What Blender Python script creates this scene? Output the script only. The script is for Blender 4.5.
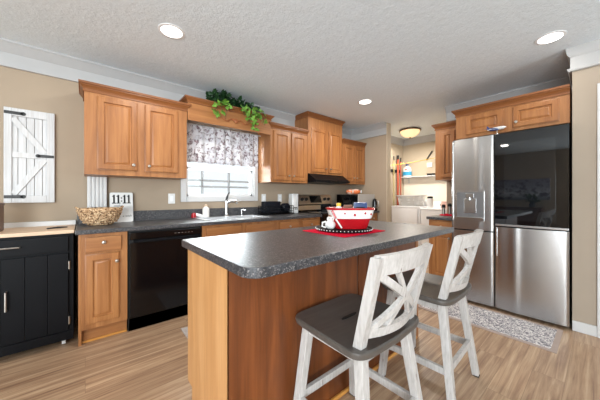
import bpy, bmesh, math, random
from mathutils import Vector, Matrix, Euler
random.seed(7)
for _o in list(bpy.data.objects):
    bpy.data.objects.remove(_o, do_unlink=True)
S = bpy.context.scene
COL = S.collection
PI = math.pi

# ------------------------------------------------------------------ camera, world, big lights, exposure
cam_d = bpy.data.cameras.new('camera')
cam_d.sensor_width = 36.0
cam_d.lens = 255 / 600 * 36.0
cam_d.shift_y = -4 / 600
cam_d.clip_start = 0.05
cam = bpy.data.objects.new('camera', cam_d)
COL.objects.link(cam)
cam.location = (0, 0, 1.17)
cam.rotation_euler = (PI / 2, 0, -math.radians(40.1))
S.camera = cam

W = bpy.data.worlds.new('World')
S.world = W
W.use_nodes = True
bg = W.node_tree.nodes['Background']
bg.inputs[0].default_value = (0.93, 0.96, 1.0, 1)
bg.inputs[1].default_value = 1.15


def area(name, loc, direction, sx, sy, power, color):
    d = bpy.data.lights.new(name, 'AREA')
    d.shape = 'RECTANGLE'; d.size = sx; d.size_y = sy
    d.energy = power; d.color = color
    o = bpy.data.objects.new(name, d); COL.objects.link(o)
    o.location = loc
    o.rotation_euler = Vector(direction).to_track_quat('-Z', 'Y').to_euler()
    return o


# sink window daylight, plus added lights at unseen left and rear openings
area('patio_daylight', (-3.46, -1.1, 1.0), (1, 0.3, 0.45), 2.0, 1.8, 112, (0.86, 0.95, 1.0))  # added at the unseen left side, tilted up to lift the ceiling
area('rear_window_daylight', (-2.2, -2.56, 1.35), (0.35, 1, 0.55), 1.7, 1.2, 235, (0.86, 0.95, 1.0))  # added fill from an invented opening behind the camera
area('rear_right_window_daylight', (2.55, -2.56, 1.3), (-0.10, 1, 0.6), 1.1, 1.2, 32, (0.86, 0.95, 1.0))  # second added fill, brightens the cabinets and ceiling towards the refrigerator
area('sink_window_daylight', (1.385, 3.42, 1.55), (0.0, -1, -0.45), 0.9, 0.7, 42, (0.92, 0.97, 1.0))

S.view_settings.view_transform = 'Standard'
S.view_settings.look = 'None'
S.view_settings.gamma = 1.0
S.view_settings.use_curve_mapping = False
S.view_settings.exposure = 0.0


# ------------------------------------------------------------------ materials
def lin(c):
    c = c / 255.0
    return c / 12.92 if c <= 0.04045 else ((c + 0.055) / 1.055) ** 2.4


def rgb(r, g, b):
    return (lin(r), lin(g), lin(b), 1.0)


def new_mat(name):
    m = bpy.data.materials.new(name)
    m.use_nodes = True
    nt = m.node_tree
    return m, nt, nt.nodes['Principled BSDF']


def N(nt, kind, **kw):
    n = nt.nodes.new(kind)
    for k, v in kw.items():
        if k in ('ops',):
            continue
        if hasattr(n, k):
            setattr(n, k, v)
        else:
            n.inputs[k.replace('_', ' ')].default_value = v
    return n


def coords(nt, scale=(1, 1, 1), rot=(0, 0, 0), which='Object'):
    tc = nt.nodes.new('ShaderNodeTexCoord')
    mp = nt.nodes.new('ShaderNodeMapping')
    mp.inputs['Scale'].default_value = scale
    mp.inputs['Rotation'].default_value = rot
    nt.links.new(tc.outputs[which], mp.inputs[0])
    return mp.outputs[0]


def noise(nt, vec, scale, detail=4, rough=0.55, dist=0.0):
    n = nt.nodes.new('ShaderNodeTexNoise')
    n.inputs['Scale'].default_value = scale
    n.inputs['Detail'].default_value = detail
    n.inputs['Roughness'].default_value = rough
    n.inputs['Distortion'].default_value = dist
    nt.links.new(vec, n.inputs['Vector'])
    return n.outputs['Fac']


def ramp(nt, fac, stops, interp='LINEAR'):
    r = nt.nodes.new('ShaderNodeValToRGB')
    r.color_ramp.interpolation = interp
    e = r.color_ramp.elements
    while len(e) < len(stops):
        e.new(0.5)
    for i, (p, c) in enumerate(stops):
        e[i].position = p
        e[i].color = c
    nt.links.new(fac, r.inputs[0])
    return r.outputs[0]


def mixc(nt, fac, a, b, mode='MIX'):
    m = nt.nodes.new('ShaderNodeMix')
    m.data_type = 'RGBA'; m.blend_type = mode
    if isinstance(fac, (int, float)):
        m.inputs[0].default_value = fac
    else:
        nt.links.new(fac, m.inputs[0])
    for sock, v in ((m.inputs[6], a), (m.inputs[7], b)):
        if isinstance(v, tuple):
            sock.default_value = v
        else:
            nt.links.new(v, sock)
    return m.outputs[2]


def bump(nt, p, height, strength=0.2, dist=0.01):
    b = nt.nodes.new('ShaderNodeBump')
    b.inputs['Strength'].default_value = strength
    b.inputs['Distance'].default_value = dist
    nt.links.new(height, b.inputs['Height'])
    nt.links.new(b.outputs[0], p.inputs['Normal'])


def plain(name, col, rough=0.5, metal=0.0, var=0.06, scale=12, coat=0.0, spec=None):
    m, nt, p = new_mat(name)
    v = coords(nt)
    f = noise(nt, v, scale, 3)
    a = tuple(max(0, c * (1 - var)) for c in col[:3]) + (1,)
    b = tuple(min(1, c * (1 + var)) for c in col[:3]) + (1,)
    nt.links.new(ramp(nt, f, [(0.3, a), (0.7, b)]), p.inputs['Base Color'])
    p.inputs['Roughness'].default_value = rough
    p.inputs['Metallic'].default_value = metal
    p.inputs['Coat Weight'].default_value = coat
    if spec is not None:
        p.inputs['Specular IOR Level'].default_value = spec
    return m


def wood(name, dark, mid, light, axis='Z', rough=0.42, scale=1.0, fine=1.0):
    m, nt, p = new_mat(name)
    st = {'Z': (9, 9, 0.7), 'X': (0.7, 9, 9), 'Y': (9, 0.7, 9)}[axis]
    v = coords(nt, tuple(s * scale for s in st))
    f1 = noise(nt, v, 1.6, 5, 0.6, 0.6)
    st2 = {'Z': (70, 70, 2.2), 'X': (2.2, 70, 70), 'Y': (70, 2.2, 70)}[axis]
    v2 = coords(nt, tuple(s * scale for s in st2))
    f2 = noise(nt, v2, 1.5, 3, 0.6)
    c1 = ramp(nt, f1, [(0.25, dark), (0.5, mid), (0.78, light)])
    c2 = ramp(nt, f2, [(0.35, (0.80, 0.76, 0.72, 1)), (0.6, (1, 1, 1, 1))])
    nt.links.new(mixc(nt, 0.55 * fine, c1, c2, 'MULTIPLY'), p.inputs['Base Color'])
    p.inputs['Roughness'].default_value = rough
    bump(nt, p, f2, 0.08, 0.002)
    return m


M = {}
M['maple'] = wood('maple_wood', rgb(130, 82, 44), rgb(161, 107, 62), rgb(186, 131, 80))
M['maple_h'] = wood('maple_wood_horizontal', rgb(130, 82, 44), rgb(161, 107, 62), rgb(186, 131, 80), 'X')
M['maple_in'] = wood('maple_panel', rgb(128, 79, 41), rgb(159, 104, 58), rgb(182, 127, 76))
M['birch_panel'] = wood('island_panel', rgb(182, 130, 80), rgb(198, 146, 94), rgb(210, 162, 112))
M['golden'] = wood('golden_shoe_strip', rgb(196, 132, 60), rgb(212, 148, 72), rgb(224, 164, 90), 'X')
M['crown_wood'] = wood('crown_wood', rgb(112, 66, 32), rgb(132, 80, 40), rgb(150, 96, 52), 'X')
M['butcher'] = wood('butcher_wood', rgb(206, 176, 146), rgb(216, 188, 160), rgb(224, 200, 176), 'X')
M['dark_wood'] = wood('dark_brown_wood', rgb(74, 48, 36), rgb(92, 62, 48), rgb(108, 76, 60))
M['seat_wood'] = wood('grey_seat_wood', rgb(70, 65, 62), rgb(82, 77, 73), rgb(96, 90, 86), 'X', 0.38, 0.8)
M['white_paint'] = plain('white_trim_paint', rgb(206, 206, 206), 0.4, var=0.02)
M['crown_paint'] = plain('white_crown_paint', rgb(178, 178, 178), 0.45, var=0.02)  # trim white darkened to put the dimness above the cabinets into the colour
M['white_plastic'] = plain('white_plastic', rgb(226, 226, 225), 0.35, var=0.02)
M['white_enamel'] = plain('white_enamel', rgb(243, 244, 246), 0.3, var=0.01)
M['black_gloss'] = plain('black_gloss', rgb(8, 8, 10), 0.12, var=0.05, coat=0.0, spec=0.4)
M['black_satin'] = plain('black_satin', rgb(9, 10, 14), 0.5, var=0.12, scale=4, spec=0.15)
M['black_matte'] = plain('black_matte', rgb(18, 18, 18), 0.6)
M['navy'] = plain('navy_plastic', rgb(10, 16, 26), 0.25)
M['black_glass'] = plain('black_glass', rgb(10, 11, 13), 0.03, var=0.0, coat=0.3)
M['glass_inner'] = plain('black_glass_window', rgb(18, 21, 24), 0.02, var=0.0, coat=0.5)
M['chrome'] = plain('chrome', rgb(215, 215, 215), 0.15, 1.0, 0.0)
M['nickel'] = plain('satin_nickel', rgb(190, 186, 180), 0.3, 1.0, 0.02)
M['dark_metal'] = plain('dark_iron', rgb(52, 52, 52), 0.5, 0.3)
M['bronze'] = plain('bronze', rgb(92, 66, 42), 0.35, 0.8)
M['red_fabric'] = plain('red_fabric', rgb(206, 6, 46), 0.95, var=0.12, scale=60, spec=0.1)
M['red_glaze'] = plain('red_glaze', rgb(178, 18, 28), 0.25, coat=0.4)
M['red_plastic'] = plain('red_plastic', rgb(196, 60, 40), 0.4)
M['white_glaze'] = plain('white_glaze', rgb(236, 234, 230), 0.25, coat=0.4)
M['blue_plastic'] = plain('blue_plastic', rgb(60, 160, 205), 0.4)
M['blue_pack'] = plain('blue_packet', rgb(30, 60, 110), 0.35, var=0.3)
M['yellow'] = plain('yellow_plastic', rgb(226, 186, 60), 0.45)
M['brown_paper'] = plain('brown_paper', rgb(132, 92, 74), 0.7)
def mk_bag():
    m, nt, p = new_mat('printed_bread_bag')
    v = coords(nt)
    f = noise(nt, v, 16, 3, 0.5)
    nt.links.new(ramp(nt, f, [(0.44, rgb(226, 200, 184)), (0.52, rgb(222, 116, 62))]), p.inputs['Base Color'])
    p.inputs['Roughness'].default_value = 0.3
    return m


M['orange'] = mk_bag()
M['pink'] = plain('pink_cloth', rgb(226, 190, 178), 0.8)
M['tan_broom'] = plain('tan_bristle', rgb(170, 160, 110), 0.9)
M['terracotta'] = plain('red_brown_handle', rgb(184, 84, 60), 0.45)
M['blue_paint'] = plain('blue_paint', rgb(36, 66, 130), 0.35)
M['rubber'] = plain('rubber', rgb(30, 28, 27), 0.8)
M['green_dark'] = plain('ivy_leaf_dark', rgb(34, 66, 34), 0.45, var=0.4, scale=9)
M['green_light'] = plain('ivy_leaf_light', rgb(112, 158, 62), 0.45, var=0.35, scale=9)
M['stem_green'] = plain('ivy_stem', rgb(70, 84, 44), 0.6)
M['sink_white'] = plain('sink_steel', rgb(225, 226, 228), 0.2, 0.6, 0.01)


def mk_wall(name, base, s=1.0):
    m, nt, p = new_mat(name)
    v = coords(nt)
    f = noise(nt, v, 3.0, 3)
    a = tuple(c * 0.97 for c in base[:3]) + (1,)
    b = tuple(min(1, c * 1.03) for c in base[:3]) + (1,)
    nt.links.new(ramp(nt, f, [(0.3, a), (0.7, b)]), p.inputs['Base Color'])
    p.inputs['Roughness'].default_value = 0.75
    bump(nt, p, noise(nt, v, 160, 2), 0.06, 0.003)
    return m


M['wall'] = mk_wall('beige_wall_paint', rgb(164, 147, 127))
M['wall_laundry'] = mk_wall('laundry_wall_paint', rgb(192, 178, 156))
M['wall_right'] = mk_wall('right_wall_paint', rgb(166, 152, 136))


def mk_ceiling():
    m, nt, p = new_mat('textured_ceiling')
    v = coords(nt)
    f = noise(nt, v, 55, 6, 0.65)
    f2 = noise(nt, v, 18, 3, 0.5)
    nt.links.new(ramp(nt, f, [(0.3, rgb(222, 231, 237)), (0.65, rgb(231, 240, 246))]), p.inputs['Base Color'])
    p.inputs['Roughness'].default_value = 0.9
    mm = nt.nodes.new('ShaderNodeMath'); mm.operation = 'ADD'
    nt.links.new(f, mm.inputs[0]); nt.links.new(f2, mm.inputs[1])
    bump(nt, p, mm.outputs[0], 0.4, 0.010)
    return m


M['ceiling'] = mk_ceiling()


def mk_floor():
    m, nt, p = new_mat('vinyl_plank_floor')
    v = coords(nt)
    br = nt.nodes.new('ShaderNodeTexBrick')
    br.offset = 0.37; br.squash = 1.0
    br.inputs['Scale'].default_value = 1.0
    br.inputs['Brick Width'].default_value = 1.15
    br.inputs['Row Height'].default_value = 0.152
    br.inputs['Mortar Size'].default_value = 0.0009
    br.inputs['Mortar Smooth'].default_value = 0.2
    br.inputs['Bias'].default_value = 0.0
    br.inputs['Color1'].default_value = (0, 0, 0, 1)
    br.inputs['Color2'].default_value = (1, 1, 1, 1)
    br.inputs['Mortar'].default_value = (0.5, 0.5, 0.5, 1)
    nt.links.new(v, br.inputs['Vector'])
    sep = nt.nodes.new('ShaderNodeSeparateColor')
    nt.links.new(br.outputs['Color'], sep.inputs[0])
    # offset the grain per plank
    cmb = nt.nodes.new('ShaderNodeCombineXYZ')
    mul = nt.nodes.new('ShaderNodeMath'); mul.operation = 'MULTIPLY'; mul.inputs[1].default_value = 37.0
    nt.links.new(sep.outputs[0], mul.inputs[0])
    nt.links.new(mul.outputs[0], cmb.inputs[0]); nt.links.new(mul.outputs[0], cmb.inputs[1])
    add = nt.nodes.new('ShaderNodeVectorMath'); add.operation = 'ADD'
    nt.links.new(v, add.inputs[0]); nt.links.new(cmb.outputs[0], add.inputs[1])
    mp = nt.nodes.new('ShaderNodeMapping'); mp.inputs['Scale'].default_value = (0.8, 20, 1)
    nt.links.new(add.outputs[0], mp.inputs[0])
    g1 = noise(nt, mp.outputs[0], 1.7, 6, 0.62, 0.8)
    mp2 = nt.nodes.new('ShaderNodeMapping'); mp2.inputs['Scale'].default_value = (4, 90, 1)
    nt.links.new(add.outputs[0], mp2.inputs[0])
    g2 = noise(nt, mp2.outputs[0], 1.5, 3, 0.6)
    c = ramp(nt, g1, [(0.25, rgb(122, 92, 72)), (0.42, rgb(166, 134, 108)), (0.56, rgb(190, 160, 130)), (0.75, rgb(216, 192, 164))])
    g3 = noise(nt, v, 1.9, 4, 0.6, 0.5)
    c = mixc(nt, 0.8, c, ramp(nt, g3, [(0.3, (0.80, 0.76, 0.74, 1)), (0.62, (1.0, 1.0, 1.0, 1))]), 'MULTIPLY')
    tint = ramp(nt, sep.outputs[0], [(0.0, (0.90, 0.89, 0.88, 1)), (1.0, (1.05, 1.04, 1.02, 1))])
    c = mixc(nt, 1.0, c, tint, 'MULTIPLY')
    fine = ramp(nt, g2, [(0.3, (0.78, 0.75, 0.72, 1)), (0.6, (1, 1, 1, 1))])
    c = mixc(nt, 0.6, c, fine, 'MULTIPLY')
    c = mixc(nt, br.outputs['Fac'], c, rgb(120, 92, 72))
    nt.links.new(c, p.inputs['Base Color'])
    p.inputs['Roughness'].default_value = 0.38
    bump(nt, p, g2, 0.06, 0.002)
    return m


M['floor'] = mk_floor()


def mk_counter(name):
    m, nt, p = new_mat(name)
    v = coords(nt)
    f = noise(nt, v, 85, 4, 0.75)
    vo = nt.nodes.new('ShaderNodeTexVoronoi'); vo.inputs['Scale'].default_value = 230
    nt.links.new(v, vo.inputs['Vector'])
    base = ramp(nt, f, [(0.32, rgb(26, 28, 32)), (0.5, rgb(52, 53, 57)), (0.66, rgb(88, 87, 90))])
    spk = ramp(nt, vo.outputs['Color'], [(0.74, (0, 0, 0, 1)), (0.80, (1, 1, 1, 1))])
    bw = nt.nodes.new('ShaderNodeRGBToBW'); nt.links.new(spk, bw.inputs[0])
    c = mixc(nt, bw.outputs[0], base, rgb(118, 114, 113))
    nt.links.new(c, p.inputs['Base Color'])
    p.inputs['Roughness'].default_value = 0.36
    p.inputs['Specular IOR Level'].default_value = 0.55
    return m


M['counter'] = mk_counter('speckled_dark_laminate')


def mk_steel():
    m, nt, p = new_mat('brushed_stainless')
    v = coords(nt, (1.5, 1.5, 300))
    f = noise(nt, v, 2.0, 3, 0.6)
    nt.links.new(ramp(nt, f, [(0.3, rgb(172, 171, 171)), (0.7, rgb(186, 185, 184))]), p.inputs['Base Color'])
    p.inputs['Metallic'].default_value = 1.0
    p.inputs['Roughness'].default_value = 0.27
    bump(nt, p, f, 0.03, 0.001)
    return m


M['steel'] = mk_steel()
M['steel_warm'] = plain('range_stainless', rgb(226, 214, 198), 0.34, 1.0, 0.02)


def mk_distressed():
    m, nt, p = new_mat('distressed_white_paint')
    v = coords(nt, (16, 16, 2.2))
    f = noise(nt, v, 2.2, 6, 0.7, 0.5)
    v2 = coords(nt, (40, 40, 6))
    f2 = noise(nt, v2, 2.0, 3, 0.6)
    mask = ramp(nt, f, [(0.645, (0, 0, 0, 1)), (0.675, (1, 1, 1, 1))])
    c = ramp(nt, f2, [(0.3, rgb(168, 163, 159)), (0.6, rgb(190, 186, 183))])
    bw = nt.nodes.new('ShaderNodeRGBToBW'); nt.links.new(mask, bw.inputs[0])
    c = mixc(nt, bw.outputs[0], c, rgb(112, 92, 83))
    nt.links.new(c, p.inputs['Base Color'])
    p.inputs['Roughness'].default_value = 0.55
    return m


M['distressed'] = mk_distressed()


def mk_floral():
    m, nt, p = new_mat('floral_curtain_fabric')
    v = coords(nt)
    f1 = noise(nt, v, 24, 5, 0.66, 0.9)
    f2 = noise(nt, v, 34, 4, 0.6, 0.4)
    f3 = noise(nt, v, 9, 3, 0.6)
    base = ramp(nt, f3, [(0.35, rgb(208, 207, 213)), (0.65, rgb(236, 235, 238))])
    m1 = ramp(nt, f1, [(0.50, (0, 0, 0, 1)), (0.60, (1, 1, 1, 1))])
    b1 = nt.nodes.new('ShaderNodeRGBToBW'); nt.links.new(m1, b1.inputs[0])
    dk = ramp(nt, f2, [(0.35, rgb(88, 72, 78)), (0.65, rgb(152, 130, 136))])
    c = mixc(nt, b1.outputs[0], base, dk)
    nt.links.new(c, p.inputs['Base Color'])
    p.inputs['Roughness'].default_value = 0.9
    tr = nt.nodes.new('ShaderNodeBsdfTranslucent')
    nt.links.new(c, tr.inputs[0])
    ms = nt.nodes.new('ShaderNodeMixShader'); ms.inputs[0].default_value = 0.1
    out = nt.nodes['Material Output']
    nt.links.new(p.outputs[0], ms.inputs[1]); nt.links.new(tr.outputs[0], ms.inputs[2])
    nt.links.new(ms.outputs[0], out.inputs[0])
    return m


M['floral'] = mk_floral()


def mk_rug():
    m, nt, p = new_mat('patterned_grey_runner')
    v = coords(nt)
    vo = nt.nodes.new('ShaderNodeTexVoronoi'); vo.inputs['Scale'].default_value = 60
    nt.links.new(v, vo.inputs['Vector'])
    f = noise(nt, v, 62, 3, 0.6, 1.2)
    c = ramp(nt, f, [(0.42, rgb(112, 108, 116)), (0.50, rgb(168, 162, 164)), (0.56, rgb(226, 220, 216))])
    nt.links.new(c, p.inputs['Base Color'])
    p.inputs['Roughness'].default_value = 0.95
    return m


M['rug'] = mk_rug()
M['rug_edge'] = plain('rug_border', rgb(170, 152, 142), 0.95)
M['mat_grey'] = plain('grey_mat', rgb(176, 168, 164), 0.95, var=0.15, scale=50)


def mk_wicker():
    m, nt, p = new_mat('woven_seagrass')
    v = coords(nt, (1, 1, 1))
    f = noise(nt, v, 70, 4, 0.6, 0.6)
    nt.links.new(ramp(nt, f, [(0.38, rgb(62, 40, 24)), (0.47, rgb(168, 130, 92)), (0.62, rgb(222, 194, 158))]), p.inputs['Base Color'])
    p.inputs['Roughness'].default_value = 0.8
    return m


M['wicker'] = mk_wicker()


def mk_glass():
    m, nt, p = new_mat('window_glass')
    out = nt.nodes['Material Output']
    tr = nt.nodes.new('ShaderNodeBsdfTransparent')
    tr.inputs[0].default_value = (0.96, 0.98, 0.98, 1)
    gl = nt.nodes.new('ShaderNodeBsdfGlossy'); gl.inputs['Roughness'].default_value = 0.02
    fr = nt.nodes.new('ShaderNodeFresnel'); fr.inputs[0].default_value = 1.3
    ms = nt.nodes.new('ShaderNodeMixShader')
    nt.links.new(fr.outputs[0], ms.inputs[0]); nt.links.new(tr.outputs[0], ms.inputs[1]); nt.links.new(gl.outputs[0], ms.inputs[2])
    nt.links.new(ms.outputs[0], out.inputs[0])
    return m


M['glass'] = mk_glass()


def emis(name, col, strength):
    m, nt, p = new_mat(name)
    p.inputs['Base Color'].default_value = col
    p.inputs['Emission Color'].default_value = col
    p.inputs['Emission Strength'].default_value = strength
    return m


M['lamp'] = emis('downlight_lens', (1, 0.98, 0.94, 1), 6.0)
M['lamp_warm'] = emis('alabaster_shade', (1.0, 0.74, 0.42, 1), 0.75)


def mk_painting():
    m, nt, p = new_mat('landscape_canvas')
    v = coords(nt)
    f = noise(nt, v, 9, 6, 0.7, 0.8)
    tc = nt.nodes.new('ShaderNodeTexCoord')
    sx = nt.nodes.new('ShaderNodeSeparateXYZ'); nt.links.new(tc.outputs['Object'], sx.inputs[0])
    mr = nt.nodes.new('ShaderNodeMapRange')
    mr.inputs['From Min'].default_value = 0.0; mr.inputs['From Max'].default_value = 0.6
    nt.links.new(sx.outputs[2], mr.inputs[0])
    g = ramp(nt, mr.outputs[0], [(0.0, rgb(120, 124, 134)), (0.3, rgb(196, 198, 206)), (0.55, rgb(160, 160, 172)), (1.0, rgb(130, 128, 146))])
    mk = ramp(nt, f, [(0.5, (0, 0, 0, 1)), (0.58, (1, 1, 1, 1))])
    bw = nt.nodes.new('ShaderNodeRGBToBW'); nt.links.new(mk, bw.inputs[0])
    nt.links.new(mixc(nt, bw.outputs[0], g, rgb(80, 74, 92)), p.inputs['Base Color'])
    p.inputs['Roughness'].default_value = 0.8
    return m


M['painting'] = mk_painting()


# ------------------------------------------------------------------ mesh builder
class MB:
    def __init__(self):
        self.bm = bmesh.new()
        self.mi = 0

    def _take(self, t, mat=None):
        for f in t.faces:
            f.material_index = self.mi
        if mat is not None:
            bmesh.ops.transform(t, matrix=mat, verts=t.verts)
        me = bpy.data.meshes.new('tmp')
        t.to_mesh(me); t.free()
        self.bm.from_mesh(me)
        bpy.data.meshes.remove(me)

    def box(self, a, b, bev=0.0, seg=2, mat=None):
        t = bmesh.new()
        bmesh.ops.create_cube(t, size=1.0)
        a = Vector(a); b = Vector(b)
        c = (a + b) / 2; s = b - a
        for v in t.verts:
            v.co = Vector((v.co.x * s.x + c.x, v.co.y * s.y + c.y, v.co.z * s.z + c.z))
        if bev > 0:
            bmesh.ops.bevel(t, geom=list(t.edges), offset=bev, segments=seg, profile=0.5, affect='EDGES')
        self._take(t, mat)
        return self

    def bar(self, p0, p1, w, h, bev=0.003, up=(0, 0, 1), taper=1.0):
        """rectangular bar along p0->p1, section w (sideways) x h (along up)"""
        p0 = Vector(p0); p1 = Vector(p1)
        d = (p1 - p0); L = d.length; d.normalize()
        u = Vector(up); s = d.cross(u)
        if s.length < 1e-4:
            s = d.cross(Vector((0, 1, 0)))
        s.normalize(); u = s.cross(d).normalized()
        t = bmesh.new()
        bmesh.ops.create_cube(t, size=1.0)
        for v in t.verts:
            k = taper if v.co.z > 0 else 1.0
            v.co = Vector((v.co.x * w * k, v.co.y * h * k, (v.co.z + 0.5) * L))
        if bev > 0:
            bmesh.ops.bevel(t, geom=list(t.edges), offset=bev, segments=2, profile=0.5, affect='EDGES')
        m = Matrix((s, u, d)).transposed().to_4x4()
        m.translation = p0
        self._take(t, m)
        return self

    def rings(self, loops, close=True, cap0=True, cap1=True, flip=False):
        t = bmesh.new()
        vs = [[t.verts.new(p) for p in L] for L in loops]
        n = len(loops[0])
        for i in range(len(vs) - 1):
            for j in range(n if close else n - 1):
                k = (j + 1) % n
                q = [vs[i][j], vs[i][k], vs[i + 1][k], vs[i + 1][j]]
                try:
                    t.faces.new(q)
                except ValueError:
                    pass
        if cap0 and close: t.faces.new(list(reversed(vs[0])))
        if cap1 and close: t.faces.new(vs[-1])
        bmesh.ops.recalc_face_normals(t, faces=t.faces)
        self._take(t)
        return self

    def cyl(self, p0, p1, r0, r1=None, n=20, cap=True):
        r1 = r0 if r1 is None else r1
        p0 = Vector(p0); p1 = Vector(p1); d = (p1 - p0).normalized()
        a = d.orthogonal().normalized(); b = d.cross(a)
        L = []
        for p, r in ((p0, r0), (p1, r1)):
            L.append([p + (a * math.cos(2 * PI * k / n) + b * math.sin(2 * PI * k / n)) * r for k in range(n)])
        return self.rings(L, True, cap, cap)

    def tube(self, pts, r, n=10, cap=True):
        pts = [Vector(p) for p in pts]
        rs = r if isinstance(r, (list, tuple)) else [r] * len(pts)
        L = []; a = None
        for i, p in enumerate(pts):
            d = (pts[min(i + 1, len(pts) - 1)] - pts[max(i - 1, 0)]).normalized()
            a = d.orthogonal().normalized() if a is None else (a - d * a.dot(d)).normalized()
            b = d.cross(a)
            L.append([p + (a * math.cos(2 * PI * k / n) + b * math.sin(2 * PI * k / n)) * rs[i] for k in range(n)])
        return self.rings(L, True, cap, cap)

    def lathe(self, prof, c=(0, 0, 0), n=32, sx=1.0, sy=1.0, cap0=True, cap1=True, rot=0.0):
        L = []
        for r, z in prof:
            r = max(r, 0.0004)
            L.append([Vector((c[0] + r * sx * math.cos(2 * PI * k / n + rot), c[1] + r * sy * math.sin(2 * PI * k / n + rot), c[2] + z)) for k in range(n)])
        return self.rings(L, True, cap0, cap1)

    def prism(self, poly, z0, z1, bev=0.0):
        t = bmesh.new()
        a = [t.verts.new((x, y, z0)) for x, y in poly]
        b = [t.verts.new((x, y, z1)) for x, y in poly]
        t.faces.new(list(reversed(a))); t.faces.new(b)
        n = len(poly)
        for j in range(n):
            k = (j + 1) % n
            t.faces.new([a[j], a[k], b[k], b[j]])
        bmesh.ops.recalc_face_normals(t, faces=t.faces)
        if bev > 0:
            es = [e for e in t.edges if abs(e.verts[0].co.z - e.verts[1].co.z) < 1e-6]
            bmesh.ops.bevel(t, geom=es, offset=bev, segments=2, profile=0.5, affect='EDGES')
        self._take(t)
        return self

    def xprism(self, poly, x0, x1):
        """profile (y,z) extruded along x"""
        return self.rings([[Vector((x0, y, z)) for y, z in poly], [Vector((x1, y, z)) for y, z in poly]])

    def yprism(self, poly, y0, y1):
        return self.rings([[Vector((x, y0, z)) for x, z in poly], [Vector((x, y1, z)) for x, z in poly]])

    def ell(self, c, r, n=16, m=10, mat=None):
        t = bmesh.new()
        bmesh.ops.create_uvsphere(t, u_segments=n, v_segments=m, radius=1.0)
        for v in t.verts:
            v.co = Vector((v.co.x * r[0], v.co.y * r[1], v.co.z * r[2]))
        mm = Matrix.Translation(c) @ (mat if mat is not None else Matrix.Identity(4))
        self._take(t, mm)
        return self

    def door(self, x0, x1, z0, z1, y=0.0, t=0.02, rail=0.052, raised=True):
        """raised-panel door, back at y, front at y - t"""
        rail = 0.047
        ins = [(0, 0), (0, t - 0.010), (0.005, t - 0.008), (0.007, t - 0.002), (0.010, t), (rail, t), (rail + 0.004, t - 0.012), (rail + 0.011, t - 0.013)]
        if raised:
            ins += [(rail + 0.027, t - 0.003), (rail + 0.029, t - 0.003)]
        L = []
        for i, d in ins:
            L.append([Vector((x0 + i, y - d, z0 + i)), Vector((x1 - i, y - d, z0 + i)), Vector((x1 - i, y - d, z1 - i)), Vector((x0 + i, y - d, z1 - i))])
        return self.rings(L)

    def crown(self, x0, x1, y0, yb, prof, left=True, right=True):
        L = []
        for o, z in prof:
            xl = x0 - (o if left else 0); xr = x1 + (o if right else 0)
            L.append([Vector((xl, yb, z)), Vector((xl, y0 - o, z)), Vector((xr, y0 - o, z)), Vector((xr, yb, z))])
        return self.rings(L)

    def build(self, name, mats, parent=None, loc=(0, 0, 0), rotz=0.0, smooth=35):
        me = bpy.data.meshes.new(name)
        self.bm.to_mesh(me); self.bm.free()
        if not isinstance(mats, (list, tuple)):
            mats = [mats]
        for mm in mats:
            me.materials.append(M[mm] if isinstance(mm, str) else mm)
        for p in me.polygons:
            p.use_smooth = True
        me.set_sharp_from_angle(angle=math.radians(smooth))
        o = bpy.data.objects.new(name, me)
        COL.objects.link(o)
        wn = o.modifiers.new('weighted_normals', 'WEIGHTED_NORMAL'); wn.keep_sharp = True
        o.location = loc; o.rotation_euler = (0, 0, rotz)
        if parent is not None:
            o.parent = parent
        return o


def tag(o, label=None, cat=None, group=None, kind=None):
    if label: o['label'] = label
    if cat: o['category'] = cat
    if group: o['group'] = group
    if kind: o['kind'] = kind
    return o


def thing(name, label, cat, loc=(0, 0, 0), rotz=0.0, group=None):
    o = bpy.data.objects.new(name, None)
    o.empty_display_size = 0.1
    COL.objects.link(o)
    o.location = loc; o.rotation_euler = (0, 0, rotz)
    return tag(o, label, cat, group)


def struct(o, label=None):
    o['kind'] = 'structure'
    if label: o['label'] = label
    return o


def dup(root, loc, rotz=0.0, label=None, group=None):
    r = root.copy(); COL.objects.link(r); r.location = loc; r.rotation_euler = (0, 0, rotz)
    if label: r['label'] = label
    if group: r['group'] = group
    for ch in list(root.children):
        c = ch.copy(); COL.objects.link(c); c.parent = r
        for g in list(ch.children):
            d = g.copy(); COL.objects.link(d); d.parent = c
    return r


# ------------------------------------------------------------------ room shell
YW = 3.22       # sink wall
XE = 4.04       # end wall plane (beside the laundry opening)
CZ = 2.455      # ceiling
XL = -3.5       # far left wall
YB = -2.6       # open side behind the camera
XR = 3.255      # wall right of the fridge
XLB = 5.6       # laundry back wall
YLS = 2.965     # laundry side wall

struct(MB().box((XL, YB, -0.06), (XLB + 0.1, YW + 0.1, 0)).build('floor', 'floor'), 'warm brown wood-look plank floor')
struct(MB().box((XL, YB, CZ), (XLB + 0.1, YW + 0.12, CZ + 0.06)).build('ceiling', 'ceiling'), 'off-white textured ceiling')
WX0, WX1, WZ0, WZ1 = 0.925, 1.845, 1.16, 1.98     # sink window opening
b = MB()
b.box((XL, YW, 0), (WX0, YW + 0.12, CZ)); b.box((WX1, YW, 0), (XE + 0.1, YW + 0.12, CZ))
b.box((WX0, YW, 0), (WX1, YW + 0.12, WZ0)); b.box((WX0, YW, WZ1), (WX1, YW + 0.12, CZ))
struct(b.build('wall_back', 'wall'), 'beige sink wall')
b = MB(); b.box((XE, 2.44, 0), (XE + 0.1, YW, CZ))
struct(b.build('wall_end', 'wall'), 'beige stub wall left of the laundry opening')
b = MB(); b.box((XE, 0.17, 0), (XE + 0.1, 1.47, CZ))
struct(b.build('wall_alcove', 'wall'), 'beige wall behind the refrigerator')
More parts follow.
